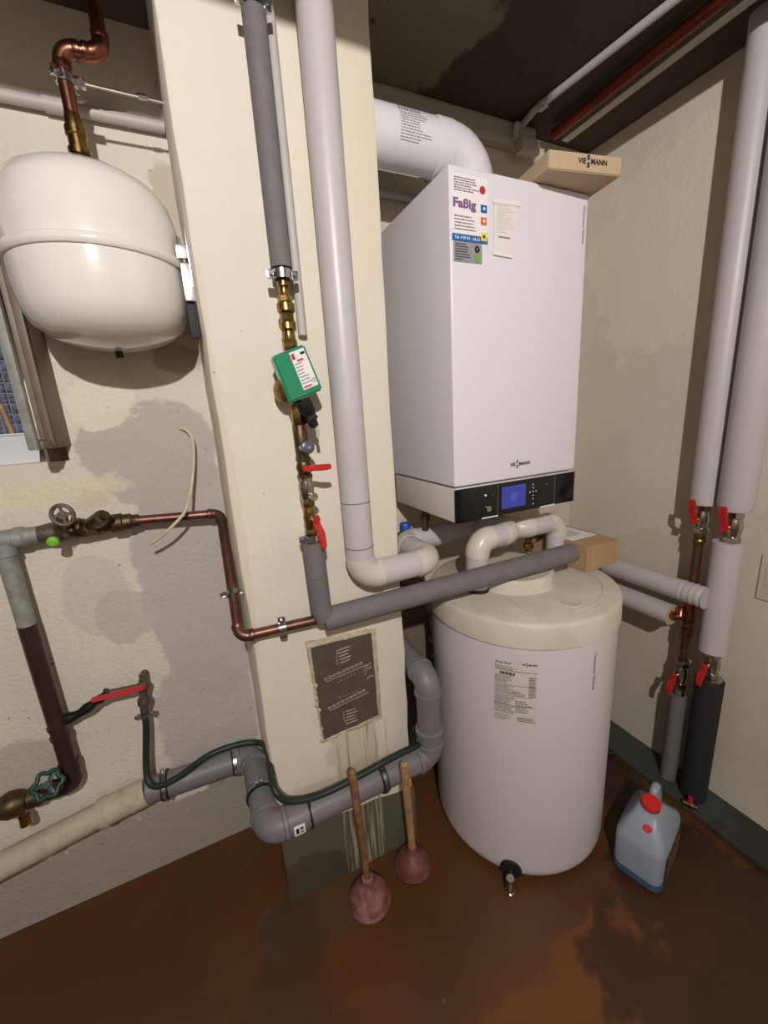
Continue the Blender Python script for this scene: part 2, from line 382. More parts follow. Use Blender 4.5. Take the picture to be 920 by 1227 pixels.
# window recess, lightwell
win = MB()
win.box2((wx0 - .04, BY + T, wz0 - .06), (wx1 + .04, BY + .34, wz0)); win.box2((wx1, BY + T, wz0), (wx1 + .05, BY + .5, 1.3)); win.box2((wx0 - .05, BY + T, wz0), (wx0, BY + .5, 1.3))
win.box2((wx0, BY + T, wz1), (wx1, BY + T + .03, 1.3))
struct('window_recess', win, M['wall_other'])
struct('lightwell_wall', MB().box2((wx0 - .05, BY + .46, -.4), (wx1 + .05, BY + .5, 1.3)), M['well'])
w1 = bpy.data.objects.new('window_1', None); w1.location = (wx1, BY, wz0); COL.objects.link(w1); w1['kind'] = 'structure'
# inward opened sash, hinged at the right jamb
hx = at(77, 528, 1, 1.325); hx.z = 0; hd = at(40, 541, 1, 1.17); hd.z = 0; SL = (hd - hx).length; hd = (hd - hx).normalized(); hn = hd.cross(Z_)
def sash(u0, u1, z0, z1, t=.03): 
    c = hx + hd * ((u0 + u1) / 2) + V(0, 0, (z0 + z1) / 2); return MB().box(c, (u1 - u0, t, z1 - z0), (hd, hn, Z_), .004)
sash(.56 * SL, .60 * SL, -.030, .50, .036).build('sash_rib', M['winframe'], w1); sash(0, .60 * SL, -.035, .50).build('sash_stile', M['winframe'], w1); sash(SL - .016, SL, -.035, .50, .02).build('sash_stile', M['iron'], w1)
sash(.60 * SL, SL - .016, -.035, -.015).build('sash_rail', M['winframe'], w1); sash(.60 * SL, SL - .016, .465, .50).build('sash_rail', M['winframe'], w1)
sash(.60 * SL, SL - .016, -.015, .465, .005).build('pane', M['glass'], w1)
fr = MB().box2((wx1 - .055, BY + .02, wz0), (wx1, BY + .08, wz1), .004); fr.box2((wx0, BY + .02, wz1 - .04), (wx1, BY + .08, wz1), .004)
fr.build('window_frame', M['winframe'], w1)
m = MB()
for i in range(26): x = wx0 + .01 + i * .031; m.cyl(V(x, BY + .30, wz0), V(x, BY + .30, wz1 + .05), .0016, n=6)
for i in range(20): z = wz0 + .01 + i * .031; m.cyl(V(wx0, BY + .302, z), V(wx1, BY + .302, z), .0016, n=6)
o = m.build('wire_mesh', M['wire'], w1); o['kind'] = 'stuff'
# white tub and stick on the sill
c0 = at(2, 553, 2, wz0); tubc = V(-.50, 1.415, wz0)
t = thing('plastic_tub', 'white plastic tub standing on the window sill at the left', 'tub', tubc)
m = MB(); r0 = [m.bm.verts.new(tubc + V(x, y, 0)) for x, y in ((-.115, -.04), (.115, -.04), (.115, .04), (-.115, .04))]
r1 = [m.bm.verts.new(tubc + V(x, y, .075)) for x, y in ((-.13, -.05), (.13, -.05), (.13, .05), (-.13, .05))]
r2 = [m.bm.verts.new(tubc + V(x, y, .075)) for x, y in ((-.124, -.044), (.124, -.044), (.124, .044), (-.124, .044))]
r3 = [m.bm.verts.new(tubc + V(x, y, .008)) for x, y in ((-.11, -.035), (.11, -.035), (.11, .035), (-.11, .035))]
m.bridge(r0, r1); m.bridge(r1, r2); m.bridge(r2, r3); m.bm.faces.new(r3); m.bm.faces.new(r0[::-1])
m.build('tub_body', M['tub'], t, smooth=False)
MB().tube([tubc + V(-.131, -.051, .075), tubc + V(.131, -.051, .075), tubc + V(.131, .051, .075), tubc + V(-.131, .051, .075)], .003, 8, closed=True).build('rim', M['tub'], t)
tag(MB().cyl(at(24, 541, 1, 1.415), at(0, 484, 1, 1.435), .006, n=10).build('wooden_stick', M['wood2']), 'thin wooden stick leaning out of the white tub on the sill', 'stick')

# ------------------------------------------------------------------ text helper
def text(s, size, m, parent, fn, name='lettering', spacing=1.0, bold=0.0, sx=1.0, align='LEFT'):
    cu = bpy.data.curves.new('t', 'FONT'); cu.body = s; cu.size = size; cu.space_character = spacing; cu.offset = bold; cu.align_x = align
    cu.resolution_u = 3
    o = bpy.data.objects.new('t', cu); COL.objects.link(o)
    dg = bpy.context.evaluated_depsgraph_get(); me = bpy.data.meshes.new_from_object(o.evaluated_get(dg)); bpy.data.objects.remove(o)
    root = parent
    while root.parent: root = root.parent
    for v in me.vertices: v.co = fn(v.co.x * sx, v.co.y) - root.location
    me.materials.clear(); me.materials.append(m); me.name = name
    ob = bpy.data.objects.new(name, me); COL.objects.link(ob); ob.parent = parent; return ob
def rects(lst, fn, m, parent, name='print'):
    mb = MB()
    for (u0, v0, u1, v1) in lst:
        n = max(1, int(abs(u1 - u0) / .012)); A = []
        for k in range(n + 1):
            u = u0 + (u1 - u0) * k / n; A.append((mb.bm.verts.new(fn(u, v0)), mb.bm.verts.new(fn(u, v1))))
        for a, c in zip(A, A[1:]): mb.bm.faces.new((a[0], c[0], c[1], a[1]))
    return mb.build(name, m, parent, smooth=False)
def wordmark(fn, width, m, parent):
    """the maker's word: VIE, two S one above the other, MANN"""
    h = width * .17; g = fn
    text('VIE', h * 1.15, m, parent, lambda u, v: g(u - width * .5, v), bold=h * .03)
    for dv in (.62, -.50): text('S', h * 1.0, m, parent, lambda u, v, dv=dv: g(u - width * .5 + width * .305, v + h * dv), bold=h * .04, sx=1.25)
    text('MANN', h * 1.15, m, parent, lambda u, v: g(u - width * .5 + width * .435, v), bold=h * .03)
def textlines(x0, x1, y0, y1, n, hf=.45, seed=1, minw=.5, gap=.0):
    """little dashes that read as lines of small print"""
    R = random.Random(seed); out = []; st = (y1 - y0) / n
    for i in range(n):
        y = y1 - st * (i + .5); x = x0; end = x0 + (x1 - x0) * R.uniform(minw, 1)
        while x < end:
            wd = min(R.uniform(.03, .12) * (x1 - x0), end - x); out.append((x, y - st * hf / 2, x + wd, y + st * hf / 2)); x += wd + .02 * (x1 - x0)
    return out

# ------------------------------------------------------------------ clamps and valves
def pipe_clamp(parent, c, d, r, wdt=.018, m=None, ear=None, name='clamp_ring'):
    m = m or M['steel']; d = d.normalized(); ear = (ear or X_).normalized()
    q = MB().lathe(c - d * wdt / 2, d, [(0, r + .0005), (0, r + .003), (wdt, r + .003), (wdt, r + .0005)], 28, caps=False); q.build(name, m, parent)
    for s in (-1, 1):
        p = c + ear * s * (r + .008)
        e = MB().bar(c + ear * s * (r - .001), c + ear * s * (r + .017), wdt, .006, d.cross(ear)).cyl(p - d.cross(ear) * .012, p + d.cross(ear) * .012, .0045, n=6)
        e.build('clamp_screw', m, parent)
def lever(parent, piv, d, L, nrm, m, w_=.02, step=.014, name='lever'):
    """bent flat valve lever; piv is the spindle end, nrm points away from the valve"""
    d = d.normalized(); nrm = nrm.normalized(); sd = d.cross(nrm)
    prof = [(-.010, 0), (.012, 0), (.032, step), (L, step + .002)]; th = .007; mb = MB(); rings = []
    for i, (a, b) in enumerate(prof):
        wl = w_ * (.9 if i < 2 else 1.0 if i < 3 else .8)
        p = piv + d * a + nrm * b
        rings.append([mb.bm.verts.new(p + sd * wl / 2), mb.bm.verts.new(p - sd * wl / 2), mb.bm.verts.new(p - sd * wl / 2 + nrm * th), mb.bm.verts.new(p + sd * wl / 2 + nrm * th)])
    for a, b in zip(rings, rings[1:]): mb.bridge(a, b)
    mb.bm.faces.new(rings[0][::-1]); mb.bm.faces.new(rings[-1])
    bmesh.ops.bevel(mb.bm, geom=mb.bm.edges[:], offset=.0022, segments=2, affect='EDGES')
    mb.cyl(piv - nrm * .004, piv + nrm * .011, .0075, n=6)
    return mb.build(name, m, parent)
def hexnut(o, d, L, r): return MB().lathe(o, d, [(0, r * .9), (L * .12, r), (L * .88, r), (L, r * .9)], 6)
def ball_valve(name, label, a, b, r, nrm, ldir, L, lm, m, lw_=.02, group='ball valves'):
    t = thing(name, label, 'valve', a if a.z < b.z else b, group); d = (b - a).normalized(); H = (b - a).length; c = (a + b) / 2
    MB().lathe(a, d, [(0, r * .8), (H * .15, r * .8), (H * .28, r * .95), (H * .5, r * 1.12), (H * .72, r * .95), (H * .85, r * .8), (H, r * .8)]).build('valve_body', m, t)
    hexnut(a - d * .001, d, H * .2, r * 1.1).build('union_nut', m, t); hexnut(b - d * H * .2, d, H * .2 + .001, r * 1.1).build('union_nut', m, t)
    MB().cyl(c + nrm * r * .8, c + nrm * (r * 1.1 + .016), .0075, n=12).build('spindle', M['nickel'], t)
    lever(t, c + nrm * (r * 1.1 + .012), ldir, L, nrm, lm, lw_)
    return t

# ------------------------------------------------------------------ expansion vessel, its pipe, bracket
VC = V(-.128, 1.165, .348)
t = thing('expansion_vessel', 'cream white expansion vessel with clamp band hung beside the pillar', 'vessel', V(VC.x, VC.y, .16))
a0, a1 = .160, .150
up = [(0, .172), (.03, .171), (.08, .165), (.115, .152), (.14, .125), (.157, .085), (.166, .045), (.169, .002)]
up = [(0, .167), (.06, .166), (.105, .157), (.133, .139), (.152, .110), (.163, .075), (.169, .040), (.171, .002)]
MB().lathe(VC + V(0, 0, .012), Z_, up, 48).build('upper_shell', M['vessel'], t)
lo = [(0, .167), (.05, .166), (.092, .160), (.122, .147), (.144, .120), (.158, .085), (.167, .045), (.171, .002)]
MB().lathe(VC - V(0, 0, .002), -Z_, lo, 48).build('lower_shell', M['vessel'], t)
MB().lathe(VC - V(0, 0, .008), Z_, [(0, .165), (.001, .1715), (.005, .1745), (.011, .1752), (.017, .1745), (.021, .1715), (.022, .165)], 48).build('clamp_band', M['vessel'], t)
MB().cyl(VC - V(0, 0, .169), VC - V(0, 0, .187), .008, n=12).build('filling_nipple', M['rubber'], t)
top = VC + V(.003, .0, .190)
b = thing('wall_bracket', 'shiny zinc bracket beside the vessel, screwed to the pillar side', 'bracket', V(.04, 1.16, .26))
MB().box2((.049, 1.085, .30), (.0529, 1.25, .42), .001).build('bracket_plate', M['steel'], b)
ba, bb = at(214, 293, 1, 1.09), at(234, 361, 1, 1.09)
MB().box2((ba.x - .004, 1.088, bb.z), (.0525, 1.091, ba.z - .036), .001).build('bracket_flange', M['steel'], b)
MB().box2((ba.x - .008, 1.086, ba.z - .028), (.050, 1.093, ba.z), .001).build('bracket_flange', M['steel'], b)
MB().cyl(V(.034, 1.09, ba.z + .014), V(.034, 1.09, ba.z - .002), .005, n=8).build('bracket_screw', M['steel'], b)
MB().box2((.030, 1.10, bb.z - .075), (.0528, 1.12, bb.z - .002), .002).build('bracket_back', M['rubber'], b)
t = thing('copper_pipe', 'bright bent copper pipe with brass union dropping into the white vessel', 'pipe', top)
P = [V(top.x, top.y, .62), V(top.x, top.y, .775), at(121, 57, 1, 1.165), ]
P[0] = V(top.x, top.y, .628); P[1] = at(72, 58, 1, 1.165); P[1].x = top.x; P[2] = V(-.048, 1.165, P[1].z + .008); P.append(at(108, -14, 1, 1.165))
P[3] = V(-.050, 1.165, .924)
run(t, P, .0135, .028, M['copper_b'], er=.0018, collar=.001)
bz = .538
prof = [(0, .019), (.004, .024)]
hexnut(V(top.x, top.y, .531), Z_, .028, .025).build('union_nut', M['brass_d'], t)
MB().lathe(V(top.x, top.y, .56), Z_, [(0, .021), (.012, .021), (.014, .017), (.034, .017), (.036, .0195), (.05, .0195), (.052, .0165), (.066, .0165), (.07, .0150), (.075, .0145)], 24).build('brass_adapter', M['brass'], t)
t = thing('pipe_clamp', 'zinc clamp with threaded rod holding the bright copper pipe above the vessel', 'clamp', V(top.x, top.y, .68), 'pipe clamps')
cz = at(80, 96, 1, 1.165).z
pipe_clamp(t, V(top.x, top.y, cz), Z_, .0140, .016, M['steel'], Y_ * -1 + X_ * -.6)
MB().cyl(V(top.x + .016, top.y, cz), V(.054, top.y + .004, cz + .0), .0032, n=8).build('threaded_rod', M['steel'], t)
hexnut(V(top.x + .014, top.y, cz), X_, .02, .010).build('rod_nut', M['steel'], t)
hexnut(V(.004, top.y, cz), X_, .018, .0055).build('rod_nut', M['steel'], t)
# conduit along the back wall
z = at(100, 133, 1, 1.30).z
t = thing('conduit_pipe', 'pale horizontal pipe along the wall behind the expansion vessel', 'pipe', V(-.8, 1.30, z))
MB().cyl(V(-1.69, 1.302, z), V(-.165, 1.302, z), .013, n=16).build('pipe_section', M['pvc'], t)
MB().cyl(V(-.19, 1.302, z), V(-.14, 1.302, z), .016, n=16).build('coupling', M['pvc'], t)
MB().cyl(V(-.165, 1.302, z), V(.052, 1.302, z), .013, n=16).build('pipe_section', M['pvc'], t)
q = at(475, 234, 1, 1.30)
tag(MB().cyl(V(.496, 1.302, q.z), V(1.50, 1.302, q.z), .012, n=16).build('conduit_pipe', M['pvc']), 'thin pale pipe crossing the niche wall behind the boiler', 'pipe')
# loose cable
pts = [at(x, y, 1, yy) for x, y, yy in ((216, 513, 1.315), (224, 516, 1.30), (231, 528, 1.29), (232, 555, 1.285), (229, 585, 1.27), (222, 612, 1.22), (205, 632, 1.21), (190, 645, 1.22), (178, 653, 1.23))]
tag(MB().tube(spline(pts), .0042, 10).build('loose_cable', M['cable']), 'cut cream cable hanging from the wall and curling over the copper pipe', 'cable')

# ------------------------------------------------------------------ pipes on the left wall
YW = 1.27
t = thing('supply_pipe', 'vertical pipe at the left, galvanised above and dark brown below', 'pipe', at(90, 930, 1, YW))
A = at(8, 668, 1, YW); B = at(34, 748, 1, YW); C = at(88, 918, 1, YW)
xs = (A.x + C.x) / 2 - .004
MB().cyl(V(xs, YW, C.z - .01), V(xs, YW, B.z), .0215).build('brown_section', M['brown'], t, label='dark brown lower section')
MB().cyl(V(xs, YW, B.z), V(xs, YW, A.z + .01), .0205).build('galvanised_section', M['iron'], t, label='light grey galvanised upper section')
for px, py in ((74, 868), (76, 880)):
    z = at(px, py, 1, YW).z; MB().lathe(V(xs, YW, z - .006), Z_, [(0, .0215), (.002, .0245), (.010, .0245), (.012, .0215)]).build('joint_ring', M['brown'], t)
zT = at(20, 655, 1, YW).z
MB().tube(fillet([V(xs, YW, C.z - .005), V(xs, YW, C.z - .055), V(xs - .06, YW, C.z - .055)], .035), .0235, 20).build('elbow', M['brown'], t)
MB().cyl(V(xs, YW, C.z + .0), V(xs, YW, C.z + .02), .0255).build('joint_ring', M['brown'], t)
zb = C.z - .055
# bottom-left gate valve with green hand wheel
gx = at(50, 955, 1, YW).x
t = thing('gate_valve', 'old brass gate valve with dark green handwheel low on the left wall', 'valve', V(gx, YW, zb - .04))
MB().lathe(V(xs - .055, YW, zb), -X_, [(0, .022), (.02, .022), (.022, .027), (.05, .027), (.055, .022), (.075, .034), (.095, .036), (.115, .028), (.13, .022), (.15, .026), (.185, .026), (.19, .021), (.30, .021)], 24).build('valve_body', M['brass_d'], t)
hw = at(57, 940, 1, 1.20); st = V(hw.x, YW, zb + .015)
MB().cyl(st, hw, .013, .010).build('bonnet', M['brass_d'], t)
wn = (hw - st).normalized(); u, v, wn = basis(wn)
ringp = [hw + (u * math.cos(2 * PI * i / 32) + v * math.sin(2 * PI * i / 32)) * (.031 + .004 * math.cos(6 * 2 * PI * i / 32)) for i in range(32)]
m = MB().tube(ringp, .0058, 10, closed=True)
for k in range(3):
    d = u * math.cos(2 * PI * k / 3) + v * math.sin(2 * PI * k / 3); m.bar(hw, hw + d * .03, .010, .005, wn)
m.cyl(hw - wn * .006, hw + wn * .008, .009, n=12); m.build('handwheel', M['greend'], t)
dn = V(at(32, 975, 1, YW).x, YW - .01, zb - .015)
MB().lathe(dn, V(0, -.15, -1), [(0, .009), (.02, .009), (.022, .013), (.05, .0135), (.052, .010)], 12).build('drain_nipple', M['brass'], t)
# horizontal fittings at the top
zH = at(70, 637, 1, YW).z
t = thing('fitting_run', 'grimy run of galvanised tee and shut-off valve on the upper left wall', 'valve', V(-.45, YW, zH - .03))
MB().lathe(V(xs - .25, YW, zH), X_, [(0, .019), (.20, .019), (.202, .025), (.245, .025), (.25, .023), (.275, .023), (.277, .026), (.295, .026), (.30, .022), (.325, .022)], 24).build('tee_body', M['iron'], t)
MB().cyl(V(xs, YW, zH - .01), V(xs, YW, A.z + .005), .0245).build('tee_branch', M['iron'], t)
sv = V(at(72, 636, 1, YW).x, YW, zH)
MB().lathe(sv - X_ * .045, X_, [(0, .021), (.02, .025), (.045, .028), (.07, .024), (.09, .021), (.11, .024), (.14, .022)], 20).build('valve_body', M['iron_old'], t)
hwt = at(75, 617, 1, 1.185)
MB().cyl(sv + V(0, 0, .0), hwt, .018, .011).build('bonnet', M['iron_old'], t)
u, v, wn = basis(hwt - sv)
ringp = [hwt + (u * math.cos(2 * PI * i / 30) * .8 + v * math.sin(2 * PI * i / 30)) * .026 for i in range(30)]
m = MB().tube(ringp, .0048, 8, closed=True)
for k in range(4): m.bar(hwt, hwt + (u * math.cos(PI * k / 2) * .8 + v * math.sin(PI * k / 2)) * .025, .007, .004, wn)
m.build('handwheel', M['iron_old'], t)
gp = at(64, 648, 1, 1.215)
MB().cyl(gp + V(.004, .045, .008), gp, .011).build('drain_plug', M['iron_old'], t)
MB().lathe(gp, gp - V(gp.x + .02, YW, zH + .0) if False else V(-.1, -.9, -.25), [(0, .0125), (.008, .0125), (.010, .010), (.0105, .005)], 18).build('plug_cap', M['greenl'], t, label='bright green plastic plug cap')
t2 = thing('strainer', 'oxidised brass strainer with slanted stub between grey valve and copper pipe', 'valve', V(-.28, YW, zH - .03))
x0 = at(86, 636, 1, YW).x
MB().lathe(V(x0, YW, zH), X_, [(0, .020), (.012, .025), (.03, .025), (.034, .022), (.06, .023), (.085, .020), (.09, .026), (.115, .026), (.118, .022), (.135, .022), (.14, .018), (.155, .017)], 20).build('valve_body', M['brass_d'], t2)
sa = V(x0 + .035, YW, zH); sb = at(125, 618, 1, 1.20)
MB().lathe(sa, sb - sa, [(0, .015), ((sb - sa).length * .45, .015), ((sb - sa).length * .47, .019), ((sb - sa).length * .9, .019), ((sb - sa).length * .92, .010), ((sb - sa).length * 1.08, .010)], 12).build('strainer_stub', M['brass_d'], t2)
# copper pipe from the strainer to the pillar
Pc = [at(150, 631, 1, YW), at(265, 614, 1, YW), at(289, 764, 1, YW), ]
zc = Pc[0].z; Pc[0] = V(x0 + .15, YW, zH + .0); Pc[1] = V(at(262, 618, 1, YW).x, YW, zH + .002)
Pc[2] = V(Pc[1].x + .005, YW, at(287, 762, 1, YW).z)
# the low end turns forward round the pillar corner and runs across its face
f0 = V(Pc[2].x, 1.0, 0)
zlow = Pc[2].z
e1 = at(335, 752, 1, .965); e2 = at(381, 742, 1, .965)
Pc2 = [Pc[0], Pc[1], Pc[2] + V(0, 0, .0)]
kn = at(287, 763, 1, 1.10)
Pc2[2] = V(Pc[1].x, YW, kn.z * 1.0 - .0)
t = thing('copper_pipe', 'tarnished copper pipe stepping down the left wall and across the pillar face', 'pipe', V(.0, 1.1, -.66))
# vertical leg leans forward slightly so that it clears the pillar corner
Pl = [Pc[0], Pc[1], at(276, 712, 1, 1.14), at(287, 763, 1, .975), V(e2.x, .97, e2.z)]
Pl[1] = at(264, 615, 1, 1.255)
run(t, [Pl[0], Pl[1], at(287, 764, 1, .975), e2], .0128, .024, M['copper'], er=.0016, collar=.0012)
t = thing('pipe_clamp', 'zinc clamp on the dropping leg of copper pipe beside the pillar corner', 'clamp', at(278, 715, 1, 1.06), 'pipe clamps')
dirv = (at(287, 764, 1, .975) - Pl[1]).normalized()
qa = Pl[1] + dirv * ((at(277, 713, 1, 1.07) - Pl[1]).length)
pipe_clamp(t, qa, dirv, .0135, .014, M['steel'], X_)
t = thing('pipe_clamp', 'zinc clamp holding the copper pipe on the pillar face', 'clamp', at(338, 752, 1, .97), 'pipe clamps')
dd = (e2 - at(287, 764, 1, .975)).normalized(); q = at(338, 752, 1, .97)
pipe_clamp(t, q, dd, .0135, .018, M['steel'], Z_)
MB().cyl(q + V(0, .01, 0), V(q.x, PY - .0005, q.z), .004, n=8).build('standoff_rod', M['steel'], t)
# black wrapped stub, hose tap
a = V(xs, YW, at(78, 862, 1, YW).z); b = at(112, 843, 1, 1.255); c = at(122, 836, 1, 1.25); d = at(150, 822, 1, 1.26)
t = thing('branch_pipe', 'black wrapped branch pipe leading from the brown pipe to the hose tap', 'pipe', a)
MB().tube(spline([a + V(.02, 0, 0), at(95, 855, 1, 1.262), b, at(122, 836, 1, 1.25), at(129, 828, 1, 1.25)]), lambda s: .0145 - .004 * s + .002 * math.sin(s * 20), 14).build('wrapped_tube', M['blackpl'], t)
p = at(171, 822, 1, 1.255); p2 = at(172, 842, 1, 1.255)
hs_ = at(173, 851, 1, 1.255)
t = thing('hose_tap', 'grey tap with worn red lever above the green hose', 'tap', at(173, 850, 1, 1.255))
MB().cyl(V(p.x, 1.318, p.z + .004), V(p.x, 1.255, p.z + .004), .012).sphere(p, .017).build('tap_body', M['iron_old'], t)
sd_ = hs_ - p; sl_ = sd_.length
MB().lathe(p, sd_, [(0, .013), (sl_ * .5, .011), (sl_ * .52, .0165), (sl_ * .72, .0165), (sl_ * .74, .012), (sl_ * 1.05, .011)], 16).build('spout', M['iron_old'], t)
MB().cyl(at(129, 831, 1, 1.255), p, .0095).build('inlet_stub', M['iron_old'], t)
lever(t, p + V(.0, -.018, .008), at(118, 832, 1, 1.225) - at(171, 820, 1, 1.225), .118, V(0, -1, .25), M['red_old'], .017, .008)
MB().cyl(p + V(0, 0, .012), p + V(.0, 0, .038), .0045, n=8).build('vent_screw', M['iron_old'], t)
hs = at(173, 853, 1, 1.255)
HP = [(173, 850, 1.255), (175, 870, 1.25), (175, 915, 1.235), (178, 936, 1.215), (190, 942, 1.195), (215, 930, 1.188), (250, 905, 1.185), (285, 892, 1.18), (310, 890, 1.16), (320, 899, 1.10), (324, 920, 1.00), (330, 948, .935), (348, 960, .925), (385, 952, .925), (430, 930, .925), (470, 908, .93), (500, 893, .945), (512, 884, .99), (516, 872, 1.06)]
tag(MB().tube(spline([at(*q[:2], 1, q[2]) for q in HP], 7), .0092, 14).build('garden_hose', M['hose']), 'dark green hose from the hose tap along the drain pipe round the pillar', 'hose')
t = thing('hose_clip', 'small worm-drive clip at the top of the green hose', 'clip', hs)
hd2 = (at(175, 870, 1, 1.25) - at(173, 850, 1, 1.255)).normalized()
pipe_clamp(t, hs + hd2 * .01, hd2, .0095, .009, M['steel'], X_)
for i, (px, py, yy, lab) in enumerate(((195, 941, 1.195, 'small bead of black tie'),)): pass

# ------------------------------------------------------------------ drain pipes
a = at(-30, 1054, 1, 1.24); b = at(176, 948, 1, 1.24); zc_ = at(230, 926, 1, 1.24)
t = thing('beige_drain_pipe', 'beige drain pipe sloping up the foot of the left wall', 'pipe', V(-.6, 1.24, -1.2))
b1 = at(125, 973, 1, 1.24)
a = b1 + (b1 - b) * 3.4; a.z = at(0, 1040, 1, 1.24).z - .02
MB().cyl(a, b1, .036).build('pipe_section', M['beige'], t)
ub = (b - b1).normalized()
MB().lathe(b1, ub, [(-.012, .036), (-.01, .042), (.008, .044), (.012, .040), ((b - b1).length, .040)], 32).build('socket', M['beige'], t)
HX = .012
c1 = at(304, 903, 1, 1.24); c1 = V(HX, 1.235, at(300, 906, 1, 1.235).z)
c2 = at(333, 990, 1, .945); zf_ = at(345, 985, 1, .945)
c2 = V(.018, .945, zf_.z)
t = thing('grey_drain_pipe', 'grey plastic drain pipe wrapping round the foot of the pillar and rising behind the tank', 'pipe', V(.2, .945, -1.13))
c3 = V(.535, .945, at(512, 905, 1, .945).z); c4 = V(.535, .945, at(500, 818, 1, .945).z); c5 = V(.535, BY - .001, c4.z + .018)
run(t, [b, c1, c2, c3, c4, c5], .0375, .042, M['ht'], er=.002, collar=.0035)
MB().box(V(.095, .903, c2.z + .006), (.03, .004, .03), None, .001).build('pipe_sticker', M['paper'], t, label='small white printed sticker')
rects([(-.010, -.009, -.002, .009), (.002, -.009, .011, -.004), (.002, .001, .010, .009)], lambda u, v: V(.095 + u, .9004, c2.z + .006 + v), M['ink'], [o for o in t.children if o.name.startswith('pipe_sticker')][0])
cz1 = c3.z + .095
MB().lathe(V(.535, .945, cz1 - .01), Z_, [(0, .040), (.002, .0445), (.018, .0445), (.02, .041)], 32).build('collar', M['ht'], t)
dl = (c1 - b).normalized(); dx = (c3 - c2).normalized(); dy = (c2 - c1).normalized()
def strap(lab, c, d, r, ear): 
    t = thing('pipe_strap', lab, 'clamp', c - V(0, 0, r), 'drain pipe straps')
    MB().lathe(c - d * .010, d, [(0, r), (.0, r + .0045), (.02, r + .0045), (.02, r)], 32, caps=False).build('rubber_lining', M['rubber'], t)
    pipe_clamp(t, c, d, r + .004, .010, M['steel'], ear)
q = at(198, 940, 1, 1.24); strap('steel strap on the grey drain pipe under the hose bend, left wall', b + dl * (q - b).length, dl, .0375, Z_)
q = at(299, 903, 1, 1.24); strap('steel strap at the corner end of the wall drain pipe', b + dl * ((c1 - b).length - .055), dl, .0375, Z_)
strap('steel strap on the drain pipe along the left side of the pillar', c1 + dy * .165, dy, .0375, Z_)
q = at(457, 928, 1, .945); strap('shiny steel strap on the drain pipe across the pillar, near the pale plunger', V(q.x, .945, c3.z + (c2.z - c3.z) * (.535 - q.x) / .517), dx, .0375, Z_)
q = at(371, 975, 1, .945)
tag(MB().lathe(V(q.x, .945, c2.z) - dx * .004, dx, [(0, .038), (0, .0405), (.006, .0405), (.006, .038)], 28, caps=False).tube([V(q.x, .925, c2.z + .036), V(q.x, .918, c2.z + .055), V(q.x + .002, .93, c2.z + .062)], .002, 6).build('cable_tie', M['rubber']), 'black cable tie holding the hose to the drain pipe on the pillar', 'cable tie')

# ------------------------------------------------------------------ soot plate on the pillar
a, b, c, d = at(371, 775, 1, PY), at(444, 757, 1, PY), at(453, 856, 1, PY), at(387, 886, 1, PY)
t = thing('soot_door_plate', 'dark embossed metal plate mortared into the lower pillar face', 'plate', V(.29, PY, d.z))
def grow(k, kk=0):
    cx = (a + b + c + d) / 4; return [cx + (p - cx) * k for p in (a, b, c, d)]
fo = [at(366, 769, 1, PY), at(449, 752, 1, PY), at(457, 860, 1, PY), at(387, 889, 1, PY)]
m = MB(); inn = [m.bm.verts.new(p + V(0, -.006, 0)) for p in (a, b, c, d)]; out = [m.bm.verts.new(p + V(0, -.004, 0)) for p in fo]
inb = [m.bm.verts.new(p + V(0, .0, 0)) for p in (a, b, c, d)]; oub = [m.bm.verts.new(p) for p in fo]
m.bridge(out, inn); m.bridge(oub, out); m.bridge(inn, inb)
bmesh.ops.subdivide_edges(m.bm, edges=m.bm.edges[:], cuts=6, use_grid_fill=True)
for v in m.bm.verts: v.co += V(random.uniform(-.0016, .0016), random.uniform(-.0012, .0004), random.uniform(-.0016, .0016))
m.build('mortar_frame', M['render'], t)
MB().prism([p + V(0, -.0035, 0) for p in (a, b, c, d)], V(0, .0035, 0)).build('plate', M['plate'], t, smooth=False)
def pf(u, v):   # u,v in 0..1 over the plate
    return (a * (1 - u) + b * u) * (1 - v) + (d * (1 - u) + c * u) * v + V(0, -.0045, 0)
m = MB()
def stroke(pts, r=.0011): m.tube([pf(*q) for q in pts], r * 1.35, 6)
for vtop, sgn in ((.10, 1), (.93, -1)):
    for k in range(5): stroke([(.40 + .03 * k * .3, vtop + sgn * .035 * k), (.62 - .02 * (k % 3), vtop + sgn * (.035 * k - .01))], .0013)
    stroke([(.42, vtop + sgn * .01), (.38, vtop + sgn * .06), (.39, vtop + sgn * .15)])
for vv, amp in ((.36, .012), (.68, .01)):
    for k in range(9):
        u0 = .17 + .075 * k; w0 = vv - .012 * k * .5
        stroke([(u0 + .03 * math.cos(q), w0 + amp * math.sin(q)) for q in [i * PI / 3 for i in range(7)]], .001)
    stroke([(.17, vv + .03), (.5, vv + .012), (.85, vv - .01)], .0008)
for k in range(6): stroke([(.36 + k * .055, .43 - .006 * k), (.375 + k * .055, .445 - .006 * k)], .001); stroke([(.36 + k * .055, .60), (.375 + k * .055, .615)], .001)
stroke([(.80, .42), (.86, .36), (.95, .34)]); stroke([(.82, .46), (.87, .40), (.95, .385)]); stroke([(.84, .52), (.9, .49), (.97, .5)])
m.build('embossed_ornament', M['platehi'], t)
m = MB()
for k in range(16):
    s = k / 15; p = a * (1 - s) + d * s; m.sphere(p + V(random.uniform(-.006, .002), -.003, 0), random.uniform(.003, .007), (1, .6, 1.3), 7, 5)
m.build('mortar_crumbs', M['render'], t, kind='stuff')

